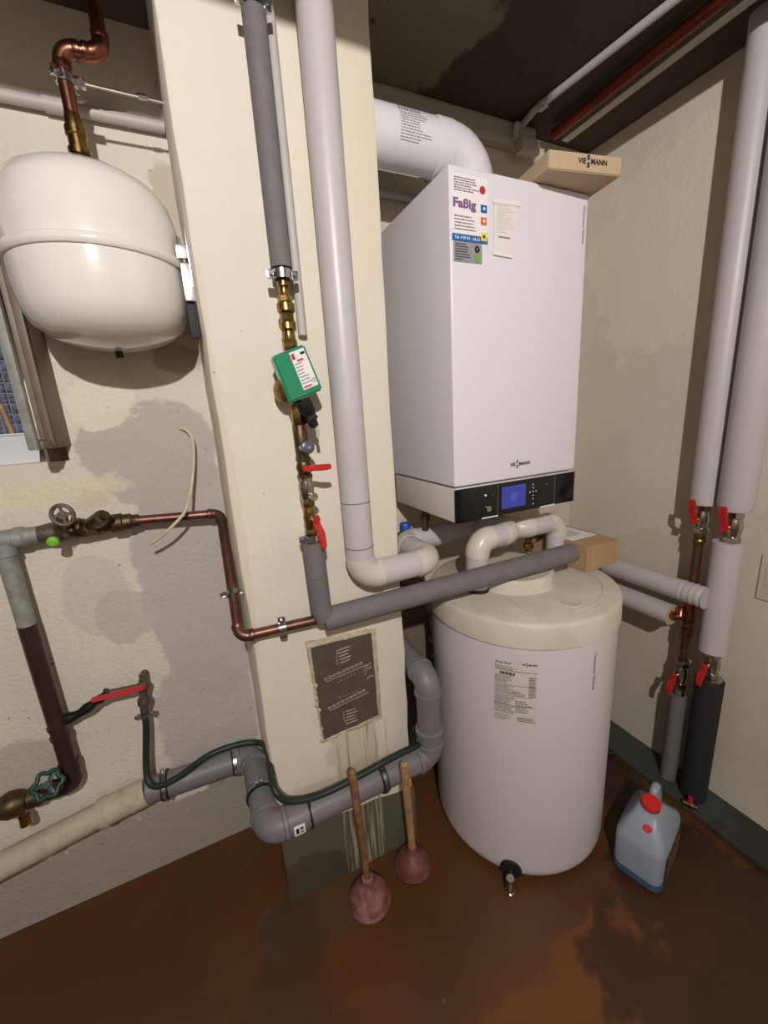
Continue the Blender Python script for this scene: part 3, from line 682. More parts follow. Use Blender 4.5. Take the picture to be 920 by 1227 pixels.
# ------------------------------------------------------------------ riser with pump group on the pillar
YP = .945
t = thing('insulated_riser', 'dark grey foam-lagged riser high on the pillar, above the brass fittings', 'pipe', at(338, 325, 1, YP))
pa = at(338, 322, 1, YP); pb = at(303, 14, 1, YP); ax_ = pa.x * .5 + pb.x * .5
MB().cyl(V(ax_, YP, pa.z), V(ax_, YP, pb.z), .0225).build('foam_sleeve', M['foam'], t)
MB().cyl(V(ax_, YP, pa.z - .03), V(ax_, YP, .923), .010).build('pipe_section', M['copper'], t)
for (zc2, lab) in ((pb.z + .014, 'zinc clamp at the very top of the dark foam riser'), (pa.z - .012, 'zinc clamp under the dark foam riser, above the brass stack')):
    t = thing('pipe_clamp', lab, 'clamp', V(ax_, YP, zc2 - .01), 'pipe clamps')
    MB().lathe(V(ax_, YP, zc2 - .01), Z_, [(0, .011), (.0, .016), (.02, .016), (.02, .011)], 24, caps=False).build('rubber_lining', M['rubber'], t)
    pipe_clamp(t, V(ax_, YP, zc2), Z_, .0165, .018, M['steel'], X_)
    MB().cyl(V(ax_, YP + .018, zc2), V(ax_, PY - .0005, zc2), .004, n=8).build('standoff_rod', M['steel'], t)
def zp(py, px=350): return at(px, py, 1, YP).z
# brass stack
z1, z2 = zp(338, 341), zp(420, 348)
t = thing('brass_fitting_stack', 'stack of brass couplings between grey riser and green coil', 'fitting', V(ax_, YP, z2))
H = z1 - z2; st = [(0, .017, 6), (.14, .012, 20), (.30, .0165, 20), (.42, .015, 6), (.56, .019, 20), (.70, .0155, 8), (.80, .011, 20), (.93, .0135, 20)]
for i, (f, r, n) in enumerate(st):
    f2 = st[i + 1][0] if i + 1 < len(st) else 1.0; h = (f2 - f) * H
    MB().lathe(V(ax_, YP, z2 + f * H), Z_, [(0, r * .9), (h * .12, r), (h * .88, r), (h, r * .9)], n).build('coupling' if n != 6 else 'hex_nut', M['brass'], t)
# green coil
gc = at(357, 448, 1, .925)
t = thing('solenoid_coil', 'green solenoid housing with white rating label on the pillar riser', 'solenoid valve', gc - V(0, 0, .06))
g1, g2, g3, g4 = at(326, 427, 1, .895), at(364, 412, 1, .915), at(387, 467, 1, .915), at(348, 483, 1, .895)
m = MB(); m.prism([g1, g2, g3, g4], V(.004, .055, .004)); bmesh.ops.bevel(m.bm, geom=m.bm.edges[:], offset=.004, segments=3, affect='EDGES'); m.build('coil_housing', M['green'], t)
gn = (g2 - g1).cross(g4 - g1).normalized(); gn = gn if gn.y < 0 else -gn
def gf(u, v): return (g1 * (1 - u) + g2 * u) * (1 - v) + (g4 * (1 - u) + g3 * u) * v + gn * .0012
m = MB(); m.quad(gf(.47, .06), gf(.93, .06), gf(.93, .86), gf(.47, .86)); lb = m.build('rating_label', M['paper'], t, label='white rating label')
def gl(u, v): return gf(.47 + .46 * u, .06 + .8 * (1 - v)) + gn * .0006
rects([(.05, .80, .25, .95)], gl, M['inkr'], lb); rects(textlines(.05, .95, .12, .72, 7, .3, 3, .4), gl, M['inkg'], lb); rects([(.05, .04, .6, .08), (.3, .72, .7, .77)], gl, M['inkr'], lb)
text('CE', .20, M['ink'], lb, lambda u, v: gl(.72 + u, .10 + v * .8))
rects([(.65, .86, .95, .92)], gl, M['ink'], lb)
pa_, pb_ = at(362, 480, 1, .922), at(377, 511, 1, .925); pd = (pb_ - pa_); pL = pd.length; pd = pd / pL; ps = pd.cross(Y_).normalized()
def psec(k): return [(0, .016, .018), (.42, .016, .018), (.46, .0145, .016), (.62, .0125, .014), (.66, .014, .015), (.74, .0135, .0145), (.78, .010, .011), (1, .0085, .0095)][k]
m = MB(); pr_ = []
for k in range(8):
    f, a_, b_ = psec(k); c_ = pa_ + pd * (pL * f); pr_.append([m.bm.verts.new(c_ + ps * sx_ * a_ + Y_ * sy_ * b_) for sx_, sy_ in ((-1, -.7), (-.7, -1), (.7, -1), (1, -.7), (1, .7), (.7, 1), (-.7, 1), (-1, .7))])
for a_, b_ in zip(pr_, pr_[1:]): m.bridge(a_, b_)
m.bm.faces.new(pr_[0][::-1]); m.bm.faces.new(pr_[-1]); m.build('plug', M['blackpl'], t)
MB().tube([at(377, 509, 1, .925), at(380, 516, 1, .925), at(381, 524, 1, .925)], .0042, 10).build('cable_stub', M['pvc'], t)
MB().lathe(at(342, 468, 1, .955), V(-.6, -.4, 0), [(0, .018), (.006, .026), (.012, .026), (.016, .018)], 20).build('valve_disc', M['brass'], t)
MB().cyl(V(ax_, YP, zp(485, 352) - .001), V(ax_, YP, z2 + .002), .0135, n=8).build('valve_body', M['brass'], t)
# lower fittings
ax2 = at(362, 520, 1, YP).x; ax2 = ax_ + .002
z3, z4 = zp(485, 352), zp(548, 362)
t = thing('check_valve', 'brass check valve with round grey cap under the green coil', 'valve', V(ax2, YP, z4))
hexnut(V(ax2, YP, z3 - .045), Z_, .045, .018).build('hex_nut', M['brass'], t)
MB().lathe(V(ax2, YP, z4), Z_, [(0, .014), (.02, .016), (.04, .0165), (z3 - z4 - .06, .0165), (z3 - z4 - .055, .013), (z3 - z4 - .045, .013)], 22).build('valve_body', M['brass_d'], t)
kc = at(367, 536, 1, .918)
MB().cyl(V(ax2, YP, kc.z + .0), kc, .0125).build('cap_stem', M['nickel'], t)
m = MB().lathe(kc, V(.15, -1, .05), [(0, .0135), (.002, .0150), (.012, .0150), (.014, .012)], 20); m.build('cap', M['knobg'], t)
MB().cyl(kc + V(.002, -.014, 0), kc + V(.0025, -.017, 0), .004, n=10).build('cap_screw', M['steel'], t)
z5 = zp(572, 365)
t = ball_valve('ball_valve', 'upper brass ball valve on the pillar with horizontal red lever', V(ax2, YP, z5 + .0), V(ax2, YP, z4), .0165, -Y_, V(1, 0, .03), .052, M['red'], M['brass_d'], .015)
z6, z7 = zp(598, 368), zp(640, 373)
t = thing('drain_valve', 'nickel-plated drain body with small side cock between the two red levers', 'valve', V(ax2, YP, z6))
MB().lathe(V(ax2, YP, z6), Z_, [(0, .014), (.006, .017), (.03, .0185), (.045, .0165), (z5 - z6 - .008, .013), (z5 - z6, .013)], 20).build('valve_body', M['nickel'], t)
q = at(375, 595, 1, .918); MB().cyl(V(ax2, YP, q.z), q, .008).lathe(q, V(.2, -1, 0), [(0, .0095), (.008, .0095), (.008, .005), (.003, .004)], 16).build('side_cock', M['nickel'], t)
t = ball_valve('ball_valve', 'lower ball valve on the pillar with upright red lever above the grey lagging', V(ax2, YP, z7 - .004), V(ax2, YP, z6), .0135, V(.32, -1, 0).normalized(), V(.05, 0, -1), .070, M['red'], M['brass'], .019)
# lower lagged pipe
la = at(374, 650, 1, .942); lb_ = at(383, 744, 1, .94); lc = at(686, 662, 1, .868); lb_.x = la.x + .004
t = thing('lagged_pipe', 'long dark grey foam-lagged pipe crossing from the pillar over the tank lid', 'pipe', lb_ - V(0, 0, .03))
MB().cyl(la, la + (lb_ - la) * .42, .0275, n=32).build('foam_sleeve', M['foam'], t)
ld = (lc - lb_).normalized(); lu = (la - lb_).normalized()
MB().tube([la + (lb_ - la) * .425, lb_ + lu * .035, lb_ + lu * .006 + ld * .010], .0275, 32).build('foam_sleeve', M['foam'], t)
q = lb_ + ld * .012 - lu * .0
m = MB().lathe(lb_ + ld * .004, ld, [(0, .026), (.002, .0305), ((lc - lb_).length - .008, .0305), ((lc - lb_).length - .002, .028), ((lc - lb_).length, .024)], 36); m.build('foam_sleeve', M['foam'], t)
MB().lathe(lc - ld * .001, ld, [(0, .016), (.004, .016)], 20).build('pipe_end', M['copper'], t)
t = thing('pipe_clamp', 'zinc clamp in the top of the lower grey lagging, under the red lever', 'clamp', la + V(0, 0, .001), 'pipe clamps')
pipe_clamp(t, la + V(0, 0, .012), Z_, .0145, .016, M['steel'], X_)
MB().cyl(la + V(0, .012, .012), V(la.x, PY - .0005, la.z + .012), .004, n=8).build('standoff_rod', M['steel'], t)
# thin conduit behind the riser
p0, p1 = at(318, -10, 1, .99), at(363, 402, 1, .99)
tag(MB().cyl(V(p0.x + .004, .992, .924), V(p1.x, .992, p1.z), .0105, n=14).build('conduit_pipe', M['pvc']), 'thin pale grey conduit running down the pillar behind the riser', 'pipe')
# big light grey insulated pipe on the pillar
YB = .958
b1 = V(.346, YB, .924); b2_ = at(428, 683, 1, YB); b2 = V(.352, YB, at(470, 682, 1, YB).z - .0); 
b3 = V(.575, YB, b2.z); b4 = V(.575, 1.155, b2.z); b5 = at(563, 634, 1, 1.155); b5 = V(b5.x, 1.155, b2.z)
t = thing('insulated_pipe', 'large light grey insulated pipe down the pillar, turning toward the boiler connections', 'pipe', V(.352, YB, b2.z - .04))
run(t, [b1, b2, b3, b4, b5], .0375, .052, M['ins'], M['elb'], er=.0018, n=36)
for z in (at(418, 602, 1, YB).z, at(425, 655, 1, YB).z):
    MB().lathe(V(b1.x + (b2.x - b1.x) * (.924 - z) / (.924 - b2.z), YB, z - .0015), Z_, [(0, .0372), (.0005, .0381), (.0025, .0381), (.003, .0372)], 36).build('jacket_seam', M['inkg'], t)

# ------------------------------------------------------------------ boiler
bx0, bx1, by0, by1, bzb, bzm, bzt = .615, 1.065, .896, 1.27, -.310, -.211, .538
t = thing('wall_boiler', 'white wall-hung gas boiler with black control strip above the tank', 'boiler', V(.84, 1.1, bzb))
MB().box2((bx0, by0, bzm + .003), (bx1, by1, bzt), .005, 3).build('casing', M['white'], t)
MB().box2((bx0 + .004, by0 + .002, bzb), (bx1 - .002, by1 - .006, bzm - .001), .004).build('lower_casing', M['white2'], t)
MB().box2((bx0 + .0, by0 - .004, bzb + .001), (bx1 - .002, by0 + .003, bzm - .004), .0015).build('control_strip', M['gloss'], t, label='glossy black control strip')
MB().box2((bx0 + .05, by1 - .02, -.1), (bx1 - .05, BY - .001, .48)).build('mounting_rail', M['steel'], t)
def bf(px, py, off=.001): p = at(px, py, 1, by0 - .004 - off); return p
pan = [o for o in t.children if o.name.startswith('control_strip')][0]
def prect(l, mt, nm, par=pan, off=.001, plane=None):
    m = MB(); yy = by0 - .004 if plane is None else plane
    for (x0, y0, x1, y1) in l:
        A_, B_ = at(x0, y0, 1, yy - off), at(x1, y1, 1, yy - off)
        m.quad(V(A_.x, yy - off, A_.z), V(B_.x, yy - off, A_.z), V(B_.x, yy - off, B_.z), V(A_.x, yy - off, B_.z))
    return m.build(nm, mt, par, smooth=False)
A_, B_ = bf(600.5, 584), bf(629, 605)
MB().box2((A_.x - .003, by0 - .0055, B_.z - .004), (B_.x + .003, by0 - .003, A_.z + .004), .001).build('display_bezel', M['blackpl'], pan)
rects([(A_.x, B_.z, B_.x, A_.z)], lambda u, v: V(u, by0 - .0065, v), M['lcd'], pan, 'display')
cx, cz_ = (A_.x + B_.x) / 2, (A_.z + B_.z) / 2
rects([(cx - .012, cz_ - .012, cx + .014, cz_ + .012)], lambda u, v: V(u, by0 - .0070, v), M['lcd2'], pan, 'display_figure')
def dot(px, py, r, mt, nm, par=pan, dep=.002): p = at(px, py, 1, by0 - .005); MB().cyl(V(p.x, by0 - .003, p.z), V(p.x, by0 - .005 - dep, p.z), r, n=16).build(nm, mt, par)
dot(585, 609.5, .0085, M['nickel'], 'dial', dep=.004); dot(581.5, 593.5, .0032, M['inkw'], 'button'); dot(590, 592.5, .0018, M['inkg'], 'button')
for px, py in ((638.5, 580.5), (638.5, 584.5), (638.5, 588.8), (634.8, 590), (642.3, 588.2), (638.5, 593.5), (638.5, 597.5), (638.5, 603.5)): dot(px, py, .0017, M['inkw'], 'button', dep=.001)
dot(654.5, 580, .0024, M['inkg'], 'button', dep=.001)
xq = at(596.5, 600, 1, by0 - .004).x; xr = at(664, 588, 1, by0 - .004).x
for x in (xq, xr): MB().box2((x - .0006, by0 - .0048, bzb + .002), (x + .0006, by0 - .0038, bzm - .005)).build('panel_seam', M['inkg'], pan)
for xa, xb in ((at(576, 618, 1, by0).x, at(595, 615, 1, by0).x), (at(646, 604, 1, by0).x, at(663, 601, 1, by0).x)): MB().box2((xa, by0 - .0055, bzb + .0005), (xb, by0 - .0035, bzb + .004)).build('light_bar', M['inkw'], pan)
p = at(623, 555.5, 1, by0 - .001)
cas = [o for o in t.children if o.name.startswith('casing')][0]
wordmark(lambda u, v: V(p.x + u, by0 - .0012, p.z + v - .005), .072, M['ink'], cas)
pr = at(697, 270, 1, by0)
text('Viessmann Werke', .0125, M['inkg'], cas, lambda u, v: V(pr.x + .002 + v, by0 - .0012, pr.z + .048 - u))
# stickers
ys = by0 - .0012
S1a, S1b = at(540, 203, 1, ys), at(583.5, 291, 1, ys); sx0, sx1, sz1 = S1a.x, at(584, 240, 1, ys).x, S1a.z - .004; sz0 = at(541, 287, 1, ys).z
m = MB().quad(V(sx0, ys, sz0), V(sx1, ys, sz0), V(sx1, ys, sz1), V(sx0, ys, sz1)); s1 = m.build('service_sticker', M['paper'], cas, smooth=False, label='white installer service sticker with coloured squares')
W_, H_ = sx1 - sx0, sz1 - sz0
sf = lambda u, v: V(sx0 + u * W_, ys - .0008, sz0 + v * H_)
text('Faßig', .36, M['inkv'], s1, lambda u, v: sf(.03 + u * .86, .51 + v * .52), bold=.014)
text('Tel. 4 97 01 - 36 31', .115, M['inkw'], s1, lambda u, v: V(0, -.0006, 0) + sf(.06 + u * .78, .028 + v * .55), bold=.003)
rects([(0, 0, 1, .105)], sf, M['inkb'], s1, 'blue_bar')
rects(textlines(.07, .78, .74, .96, 6, .42, 5, .5), sf, M['inkg'], s1)
rects(textlines(.07, .80, .155, .40, 5, .36, 8, .55), sf, M['inkg'], s1)
rects([(.80, .48, .98, .60)], sf, M['inkb'], s1, 'blue_square'); rects([(.80, .29, .97, .41)], sf, M['inko'], s1, 'orange_square'); rects([(.80, .04, .97, .17)], lambda u, v: sf(u, v) + V(0, -.0006, 0), M['inky'], s1, 'yellow_square')
for u, v, mm in ((.89, .54, 'inkw'), (.885, .35, 'paper'), (.885, .105, 'ink')):
    m = MB(); p_ = sf(u, v) + V(0, -.0012, 0); m.lathe(p_, V(0, -1, 0), [(0, .0035), (.0003, .0035)], 10); m.build('pictogram', M[mm], s1)
p_ = sf(.85, .82); MB().lathe(p_, V(0, -1, 0), [(0, .0085), (.0003, .0085)], 20).build('red_seal', M['inkr'], s1)
g0 = at(541.5, 316, 1, ys); gx1 = sx0 + W_ * .84; gz1 = sz0 - .001; gz0 = at(541.5, 312.5, 1, ys).z
m = MB().quad(V(sx0 + .004, ys, gz0), V(gx1, ys, gz0), V(gx1, ys, gz1), V(sx0 + .004, ys, gz1)); s2 = m.build('service_sticker', M['silver'], cas, smooth=False, label='silver grey sticker under the white one')
gW, gH = gx1 - sx0 - .004, gz1 - gz0; g_ = lambda u, v: V(sx0 + .004 + u * gW, ys - .0008, gz0 + v * gH)
rects(textlines(.06, .62, .06, .94, 7, .4, 11, .4), g_, M['ink'], s2)
MB().lathe(g_(.82, .70), -Y_, [(0, .0075), (.0003, .0075)], 20).build('round_mark', M['ink'], s2); MB().lathe(g_(.82, .70) - Y_ * .0004, -Y_, [(0, .0022), (.0003, .0022)], 6).build('round_mark', M['silver'], s2)
MB().lathe(g_(.82, .27), -Y_, [(0, .0090), (.0003, .0090)], 20).build('round_mark', M['inkgr'], s2)
# taped slip
a, b, c, d = at(591.5, 239, 1, ys), at(620.5, 243, 1, ys), at(613, 308.5, 1, ys), at(591, 304.5, 1, ys)
t = thing('paper_slip', 'narrow printed paper slip taped to the boiler front beside the stickers', 'paper', d)
m = MB().prism([q - V(0, .0006, 0) for q in (a, b, c, d)], V(0, -.0008, 0)); sl = m.build('slip', M['paperp'], t, smooth=False)
pf2 = lambda u, v: (a * (1 - u) + b * u) * v + (d * (1 - u) + c * u) * (1 - v) - V(0, .002, 0)
rects(textlines(.12, .9, .40, .92, 12, .25, 21, .5), pf2, mat('faint_print', (196, 186, 182), .8), sl); rects(textlines(.2, .8, .31, .36, 1, .6, 22, .9), pf2, M['inkg'], sl)
tape_m = mat('clear_tape', (240, 232, 230), .2)
for tq in ((-.05, .93, 1.05, 1.02), (-.04, -.02, 1.0, .06)): rects([tq], lambda u, v: pf2(u, v) - V(0, .0006, 0), tape_m, t, 'tape')

# ------------------------------------------------------------------ flue
t = thing('flue_pipe', 'white flue pipe from the chimney bending down onto the boiler top', 'flue', V(.80, 1.10, .54))
zf = .685; q = [V(.496, 1.10, zf), V(.825, 1.10, zf), V(.825, 1.10, .538)]
MB().cyl(q[0], V(.745, 1.10, zf), .0635, n=40).build('pipe_section', M['white'], t)
MB().lathe(V(.700, 1.10, zf), X_, [(0, .0635), (.002, .0665), (.042, .0665), (.044, .0645)], 40).build('socket', M['white'], t)
MB().tube([V(.74, 1.10, zf)] + [V(.745 + .085 * math.sin(k * PI / 16), 1.10, zf - .085 + .085 * math.cos(k * PI / 16)) for k in range(9)] + [V(.83, 1.10, .538)], .0645, 40).build('elbow', M['white'], t)
fs = [o for o in t.children][0]
def ff(u, v):  # wrap on the flue: u along x, v angle
    an = PI * 1.5 - v; return V(u, 1.10 + .0640 * math.cos(an) * 1.0, zf + .0640 * math.sin(an)) if False else V(u, 1.10 - .0642 * math.cos(v), zf + .0642 * math.sin(v))
rects(textlines(.575, .67, -.55, .45, 11, .28, 33, .5), ff, M['inkg'], fs)
rects([(.575 + .008 * k, .50, .575 + .008 * k + .004, .72) for k in range(8)], ff, M['inkg'], fs, 'bar_code')

# ------------------------------------------------------------------ cardboard boxes
def carton(name, lab, corners, z0, h, m, bevel=.002, tape=True):
    """corners: 4 floor points in order"""
    c = sum(corners, V(0, 0, 0)) / 4; c.z = z0
    t = thing(name, lab, 'box', c); P4 = [V(p.x, p.y, z0) for p in corners]
    b_ = MB().prism(P4, V(0, 0, h)); bmesh.ops.bevel(b_.bm, geom=b_.bm.edges[:], offset=bevel, segments=2, affect='EDGES'); body = b_.build('carton_body', m, t)
    return t, body, P4
z0 = bzt + .0008
c1_ = at(657, 202, 2, z0); c2_ = at(744, 211, 2, z0); dirb = (c2_ - c1_).normalized(); back = V(-dirb.y, dirb.x, 0)
hb = at(748, 188, 1, c2_.y - .003).z - z0
t, body, P4 = carton('cardboard_box', 'flat tan cardboard box lying on top of the boiler', [c1_, c2_, c2_ + back * .26, c1_ + back * .26], z0, hb, M['card2'])
mid = (c1_ + c2_) / 2
wordmark(lambda u, v: mid + dirb * (u + .018) + V(0, 0, hb * .45 + v) - back * .0012, .082, M['ink'], body)
z0 = -.565 + .001
d1_ = at(702, 686, 2, z0); d2_ = at(739, 675, 2, z0); dirc = (d2_ - d1_).normalized(); bk = V(-dirc.y, dirc.x, 0)
hb = at(701, 657, 1, d1_.y).z - z0; 
t, body, P4 = carton('cardboard_box', 'brown cardboard box with a white label lying on the tank lid', [d1_, d2_, d2_ + bk * .26, d1_ + bk * .26], z0, hb, M['card'])
MB().box((d1_ + d2_) / 2 + bk * .16 + V(0, 0, hb + .0006), (.12 if (d2_ - d1_).length > .12 else .1, .17, .0008), (dirc, bk, Z_)).build('address_label', M['paper'], body)
rects(textlines(-.04, .04, -.05, .04, 6, .4, 41, .5), lambda u, v: (d1_ + d2_) / 2 + bk * (.16 + v) + dirc * u + V(0, 0, hb + .0015), M['inkg'], body)
rects([(.0, .002, .0012, hb * .98)], lambda u, v: d1_ + dirc * (.012 + u) - bk * .0007 + V(0, 0, v), M['ink'], body, 'flap_seam')

# ------------------------------------------------------------------ hot water tank
TC = V(.906, .955, 0); TR, LR = .2925, .2985; zt, zs = -.565, -.640
t = thing('hot_water_tank', 'white cylindrical hot water tank with cream lid standing under the boiler', 'tank', V(TC.x, TC.y, FZ))
MB().lathe(V(TC.x, TC.y, FZ + .001), Z_, [(0, TR - .03), (.012, TR - .012), (.03, TR - .002), (.05, TR), (zs - FZ - .001, TR)], 96).build('tank_jacket', M['tank'], t)
MB().lathe(V(TC.x, TC.y, zs), Z_, [(0, TR + .002), (.002, LR), (zt - zs - .012, LR - .002), (zt - zs - .004, LR - .006), (zt - zs, LR - .014), (zt - zs + .0005, .02)], 96).build('lid', M['lid'], t)
lid = t.children[-1]; jk = t.children[0]
if not lid.name.startswith('lid'): lid = [o for o in t.children if o.name.startswith('lid')][0]; jk = [o for o in t.children if o.name.startswith('tank_jacket')][0]
dc = V(.895, .985, zt)
MB().lathe(dc, Z_, [(0, .142), (.004, .138), (.034, .135), (.042, .128), (.043, .02)], 64).build('lid_dome', M['lid'], lid)
oc = at(685, 722, 2, zt); MB().lathe(V(oc.x, oc.y, zt), Z_, [(0, .030), (.0022, .0295), (.003, .026), (.0022, .024), (.0022, .001)], 32).build('blank_cap', M['lid'], lid)
def ridge(pts, r=.0016): return MB().tube([V(q.x, q.y, zt + .0006) for q in pts], r, 6)
e = [at(*q, 2, zt) for q in ((598, 711), (620, 725), (649, 742))]
ridge(e).build('lid_ridge', M['lid'], lid)
arcp = [TC + V(math.cos(an), math.sin(an), 0) * .245 for an in [math.radians(x) for x in range(-98, -14, 4)]]
ridge(arcp, .002).build('lid_ridge', M['lid'], lid)
ridge([at(*q, 2, zt) for q in ((692, 702), (712, 708), (729, 713))]).build('lid_ridge', M['lid'], lid)
def on_cyl(px, py, R=TR):
    a, b = px - 460, py - 613.5; d = RM[0] * a + RM[1] * b + RM[2] * F_PX
    A_ = d.x ** 2 + d.y ** 2; B_ = -2 * (d.x * TC.x + d.y * TC.y); C_ = TC.x ** 2 + TC.y ** 2 - R * R
    s_ = (-B_ - math.sqrt(max(0, B_ * B_ - 4 * A_ * C_))) / (2 * A_); p = d * s_
    return math.atan2(p.y - TC.y, p.x - TC.x), p.z
an0, zl1 = on_cyl(593, 787); an1, zl2 = on_cyl(645, 790); an2, zl3 = on_cyl(593, 862)
def tf(R): return lambda u, v: V(TC.x + R * math.cos(an0 + (an1 - an0) * u), TC.y + R * math.sin(an0 + (an1 - an0) * u), zl3 + (zl1 - zl3) * v)
m = MB(); g = tf(TR + .0008); A = [(m.bm.verts.new(g(k / 12, 0)), m.bm.verts.new(g(k / 12, 1))) for k in range(13)]
for a, c in zip(A, A[1:]): m.bm.faces.new((a[0], c[0], c[1], a[1]))
lab = m.build('rating_label', mat('label_film', (208, 204, 196), .5), jk, label='printed rating label')
g = tf(TR + .0016)
def uscale(l, k=10): # subdivide long dashes on the curve
    out = []
    for (a, b, c, d) in l:
        n = max(1, int((c - a) * k))
        for i in range(n): out.append((a + (c - a) * i / n, b, a + (c - a) * (i + 1) / n, d))
    return out
rects(uscale([(0, .835, .98, .842), (0, .62, .98, .625), (0, .45, .9, .455), (0, .3, .98, .305)]), g, M['ink'], lab)
rects(uscale(textlines(.0, .6, .845, .905, 3, .45, 51, .6)), g, M['inkg'], lab)
rects([(.12 + .045 * k, .77, .12 + .045 * k + .025 + .012 * (k % 2), .815) for k in range(8)], g, M['ink'], lab, 'bar_code')
rects(uscale(textlines(.0, .45, .64, .76, 6, .5, 52, .6) + textlines(.0, .55, .47, .61, 6, .5, 53, .6) + textlines(0, .5, .16, .44, 10, .5, 54, .7) + textlines(.5, .95, .2, .4, 6, .5, 55, .5) + textlines(.8, .98, .46, .78, 10, .6, 56, .8) + textlines(.4, .75, .46, .54, 3, .5, 57, .6) + textlines(0, .4, .04, .14, 3, .4, 58, .6) + textlines(.55, .98, .06, .14, 3, .6, 59, .8)), g, M['inkg'], lab)
wl = (an1 - an0) * TR
text('Vitocell 100-W', .050, M['ink'], lab, lambda u, v: g(u * 1.25, .935 + v * .75), bold=.001)
wordmark(lambda u, v: g(.80 + u, .945 + v * .55), .36, M['ink'], lab)
am, zm = on_cyl(712, 782); 
text('Viessmann Werke', .016, M['ink'], jk, lambda u, v: V(TC.x + (TR + .0012) * math.cos(am + v / TR), TC.y + (TR + .0012) * math.sin(am + v / TR), zm - u))
# drain cock at the tank foot
av, zv = on_cyl(612, 1040); dv = V(math.cos(av), math.sin(av), 0); pv = V(TC.x, TC.y, zv) + dv * TR
MB().lathe(pv - dv * .002, dv, [(0, .031), (.004, .033), (.009, .031), (.012, .024), (.012, .014)], 28).build('drain_rosette', M['rubber'], t)
MB().cyl(pv + dv * .006, pv + dv * .045, .011).build('drain_stub', M['brass_d'], t)
MB().lathe(pv + dv * .040 + V(0, 0, .014), -Z_, [(0, .012), (.012, .015), (.034, .015), (.036, .011), (.05, .011), (.052, .014), (.064, .014), (.066, .009), (.08, .008)], 14).build('drain_cock', M['nickel'], t)
MB().cyl(pv + dv * .040 - V(0, 0, .06), pv + dv * .040 - V(0, 0, .098), .0042, n=10).build('drain_spout', M['copper'], t, label='thin pinkish outlet tube')

# ------------------------------------------------------------------ pipework between boiler and tank
rE = .036; ze = -.400
t = thing('insulated_pipe', 'short white elbowed pipe rising from the tank lid in front of the dome', 'pipe', V(.742, .966, -.565))
run(t, [V(.742, .966, zt + .012), V(.742, .966, ze), V(.885, .966, ze), V(.885, 1.10, ze), V(.79, 1.155, ze + .004)][:4] , rE, .046, M['ins'], M['elb'], er=.0018, n=32)
MB().lathe(V(.742, .966, zt + .0005), Z_, [(0, .037), (.010, .037), (.011, .030)], 32).build('rubber_grommet', M['rubber'], t)
t = thing('insulated_pipe', 'white elbowed pipe turning down behind the brown box, right of the other', 'pipe', V(1.12, 1.01, -.46))
YF = 1.01; zf2 = at(640, 630, 1, YF).z
xF1, xF2 = at(622, 630, 1, YF).x, at(666, 640, 1, YF).x
run(t, [V(xF1, 1.22, zf2), V(xF1, YF, zf2), V(xF2, YF, zf2), V(xF2, YF, at(657, 660, 1, YF).z)], .034, .044, M['ins'], M['elb'], er=.0018, n=32)

# short upright copper stubs at the boiler underside
for i, (x, y, lab) in enumerate(((.655, 1.13, 'leftmost copper stub under the boiler'), (.80, 1.21, 'second copper stub under the boiler from the left'), (.93, 1.18, 'third copper stub under the boiler from the left, behind the white elbows'))):
    tag(MB().lathe(V(x, y, -.396 if i else -.389), Z_, [(0, .011), (.03, .011), (.032, .016), (.05, .016), (.052, .011), ((.396 if i else .389) - .311, .011)], 14).build('pipe_stub', M['copper'] if i else M['brass_d']), lab, 'pipe')
t = thing('brass_fitting', 'small brass fitting on the lid behind the grey lagged pipe', 'fitting', V(.98, 1.13, zt + .04))
q = at(633, 652, 1, 1.06)
MB().lathe(V(q.x, 1.06, zt + .043), Z_, [(0, .012), (.01, .012), (.012, .018), (.03, .018), (.033, .012), (.075, .011)], 14).build('fitting_body', M['brass'], t)
MB().lathe(V(q.x, 1.06, q.z + .02), X_, [(0, .010), (.02, .010), (.022, .014), (.035, .014), (.037, .009), (.06, .009)], 12).build('side_branch', M['copper'], t)
hexnut(V(q.x, 1.045, q.z + .015), V(0, -1, .2), .012, .012).build('hex_nut', M['nickel'], t)
q = at(484, 632, 1, 1.18)
t = thing('blue_drain_cap', 'bright blue plastic cap beside the pillar under the boiler', 'cap', V(q.x, 1.18, q.z - .02))
MB().lathe(V(q.x + .004, 1.18, q.z - .018), Z_, [(0, .017), (.004, .019), (.026, .019), (.034, .015), (.036, .004)], 12).build('cap', M['bluek'], t)
MB().cyl(V(q.x + .004, 1.18, q.z - .07), V(q.x + .004, 1.18, q.z - .018), .013).build('valve_body', M['brass_d'], t)
MB().cyl(V(q.x + .004, 1.185, q.z - .055), V(q.x + .004, BY - .001, q.z - .055), .010).build('inlet_stub', M['copper'], t)
q = at(490, 698, 1, 1.10)
t = thing('copper_elbow', 'dull copper elbow glimpsed between pillar and tank', 'pipe', q)
MB().tube(fillet([V(q.x - .02, 1.30, q.z + .01), V(q.x - .02, 1.10, q.z + .01), V(q.x + .03, 1.07, q.z + .01), V(q.x + .03, 1.07, q.z - .06)], .03), .017, 16).build('pipe_section', M['copper'], t)

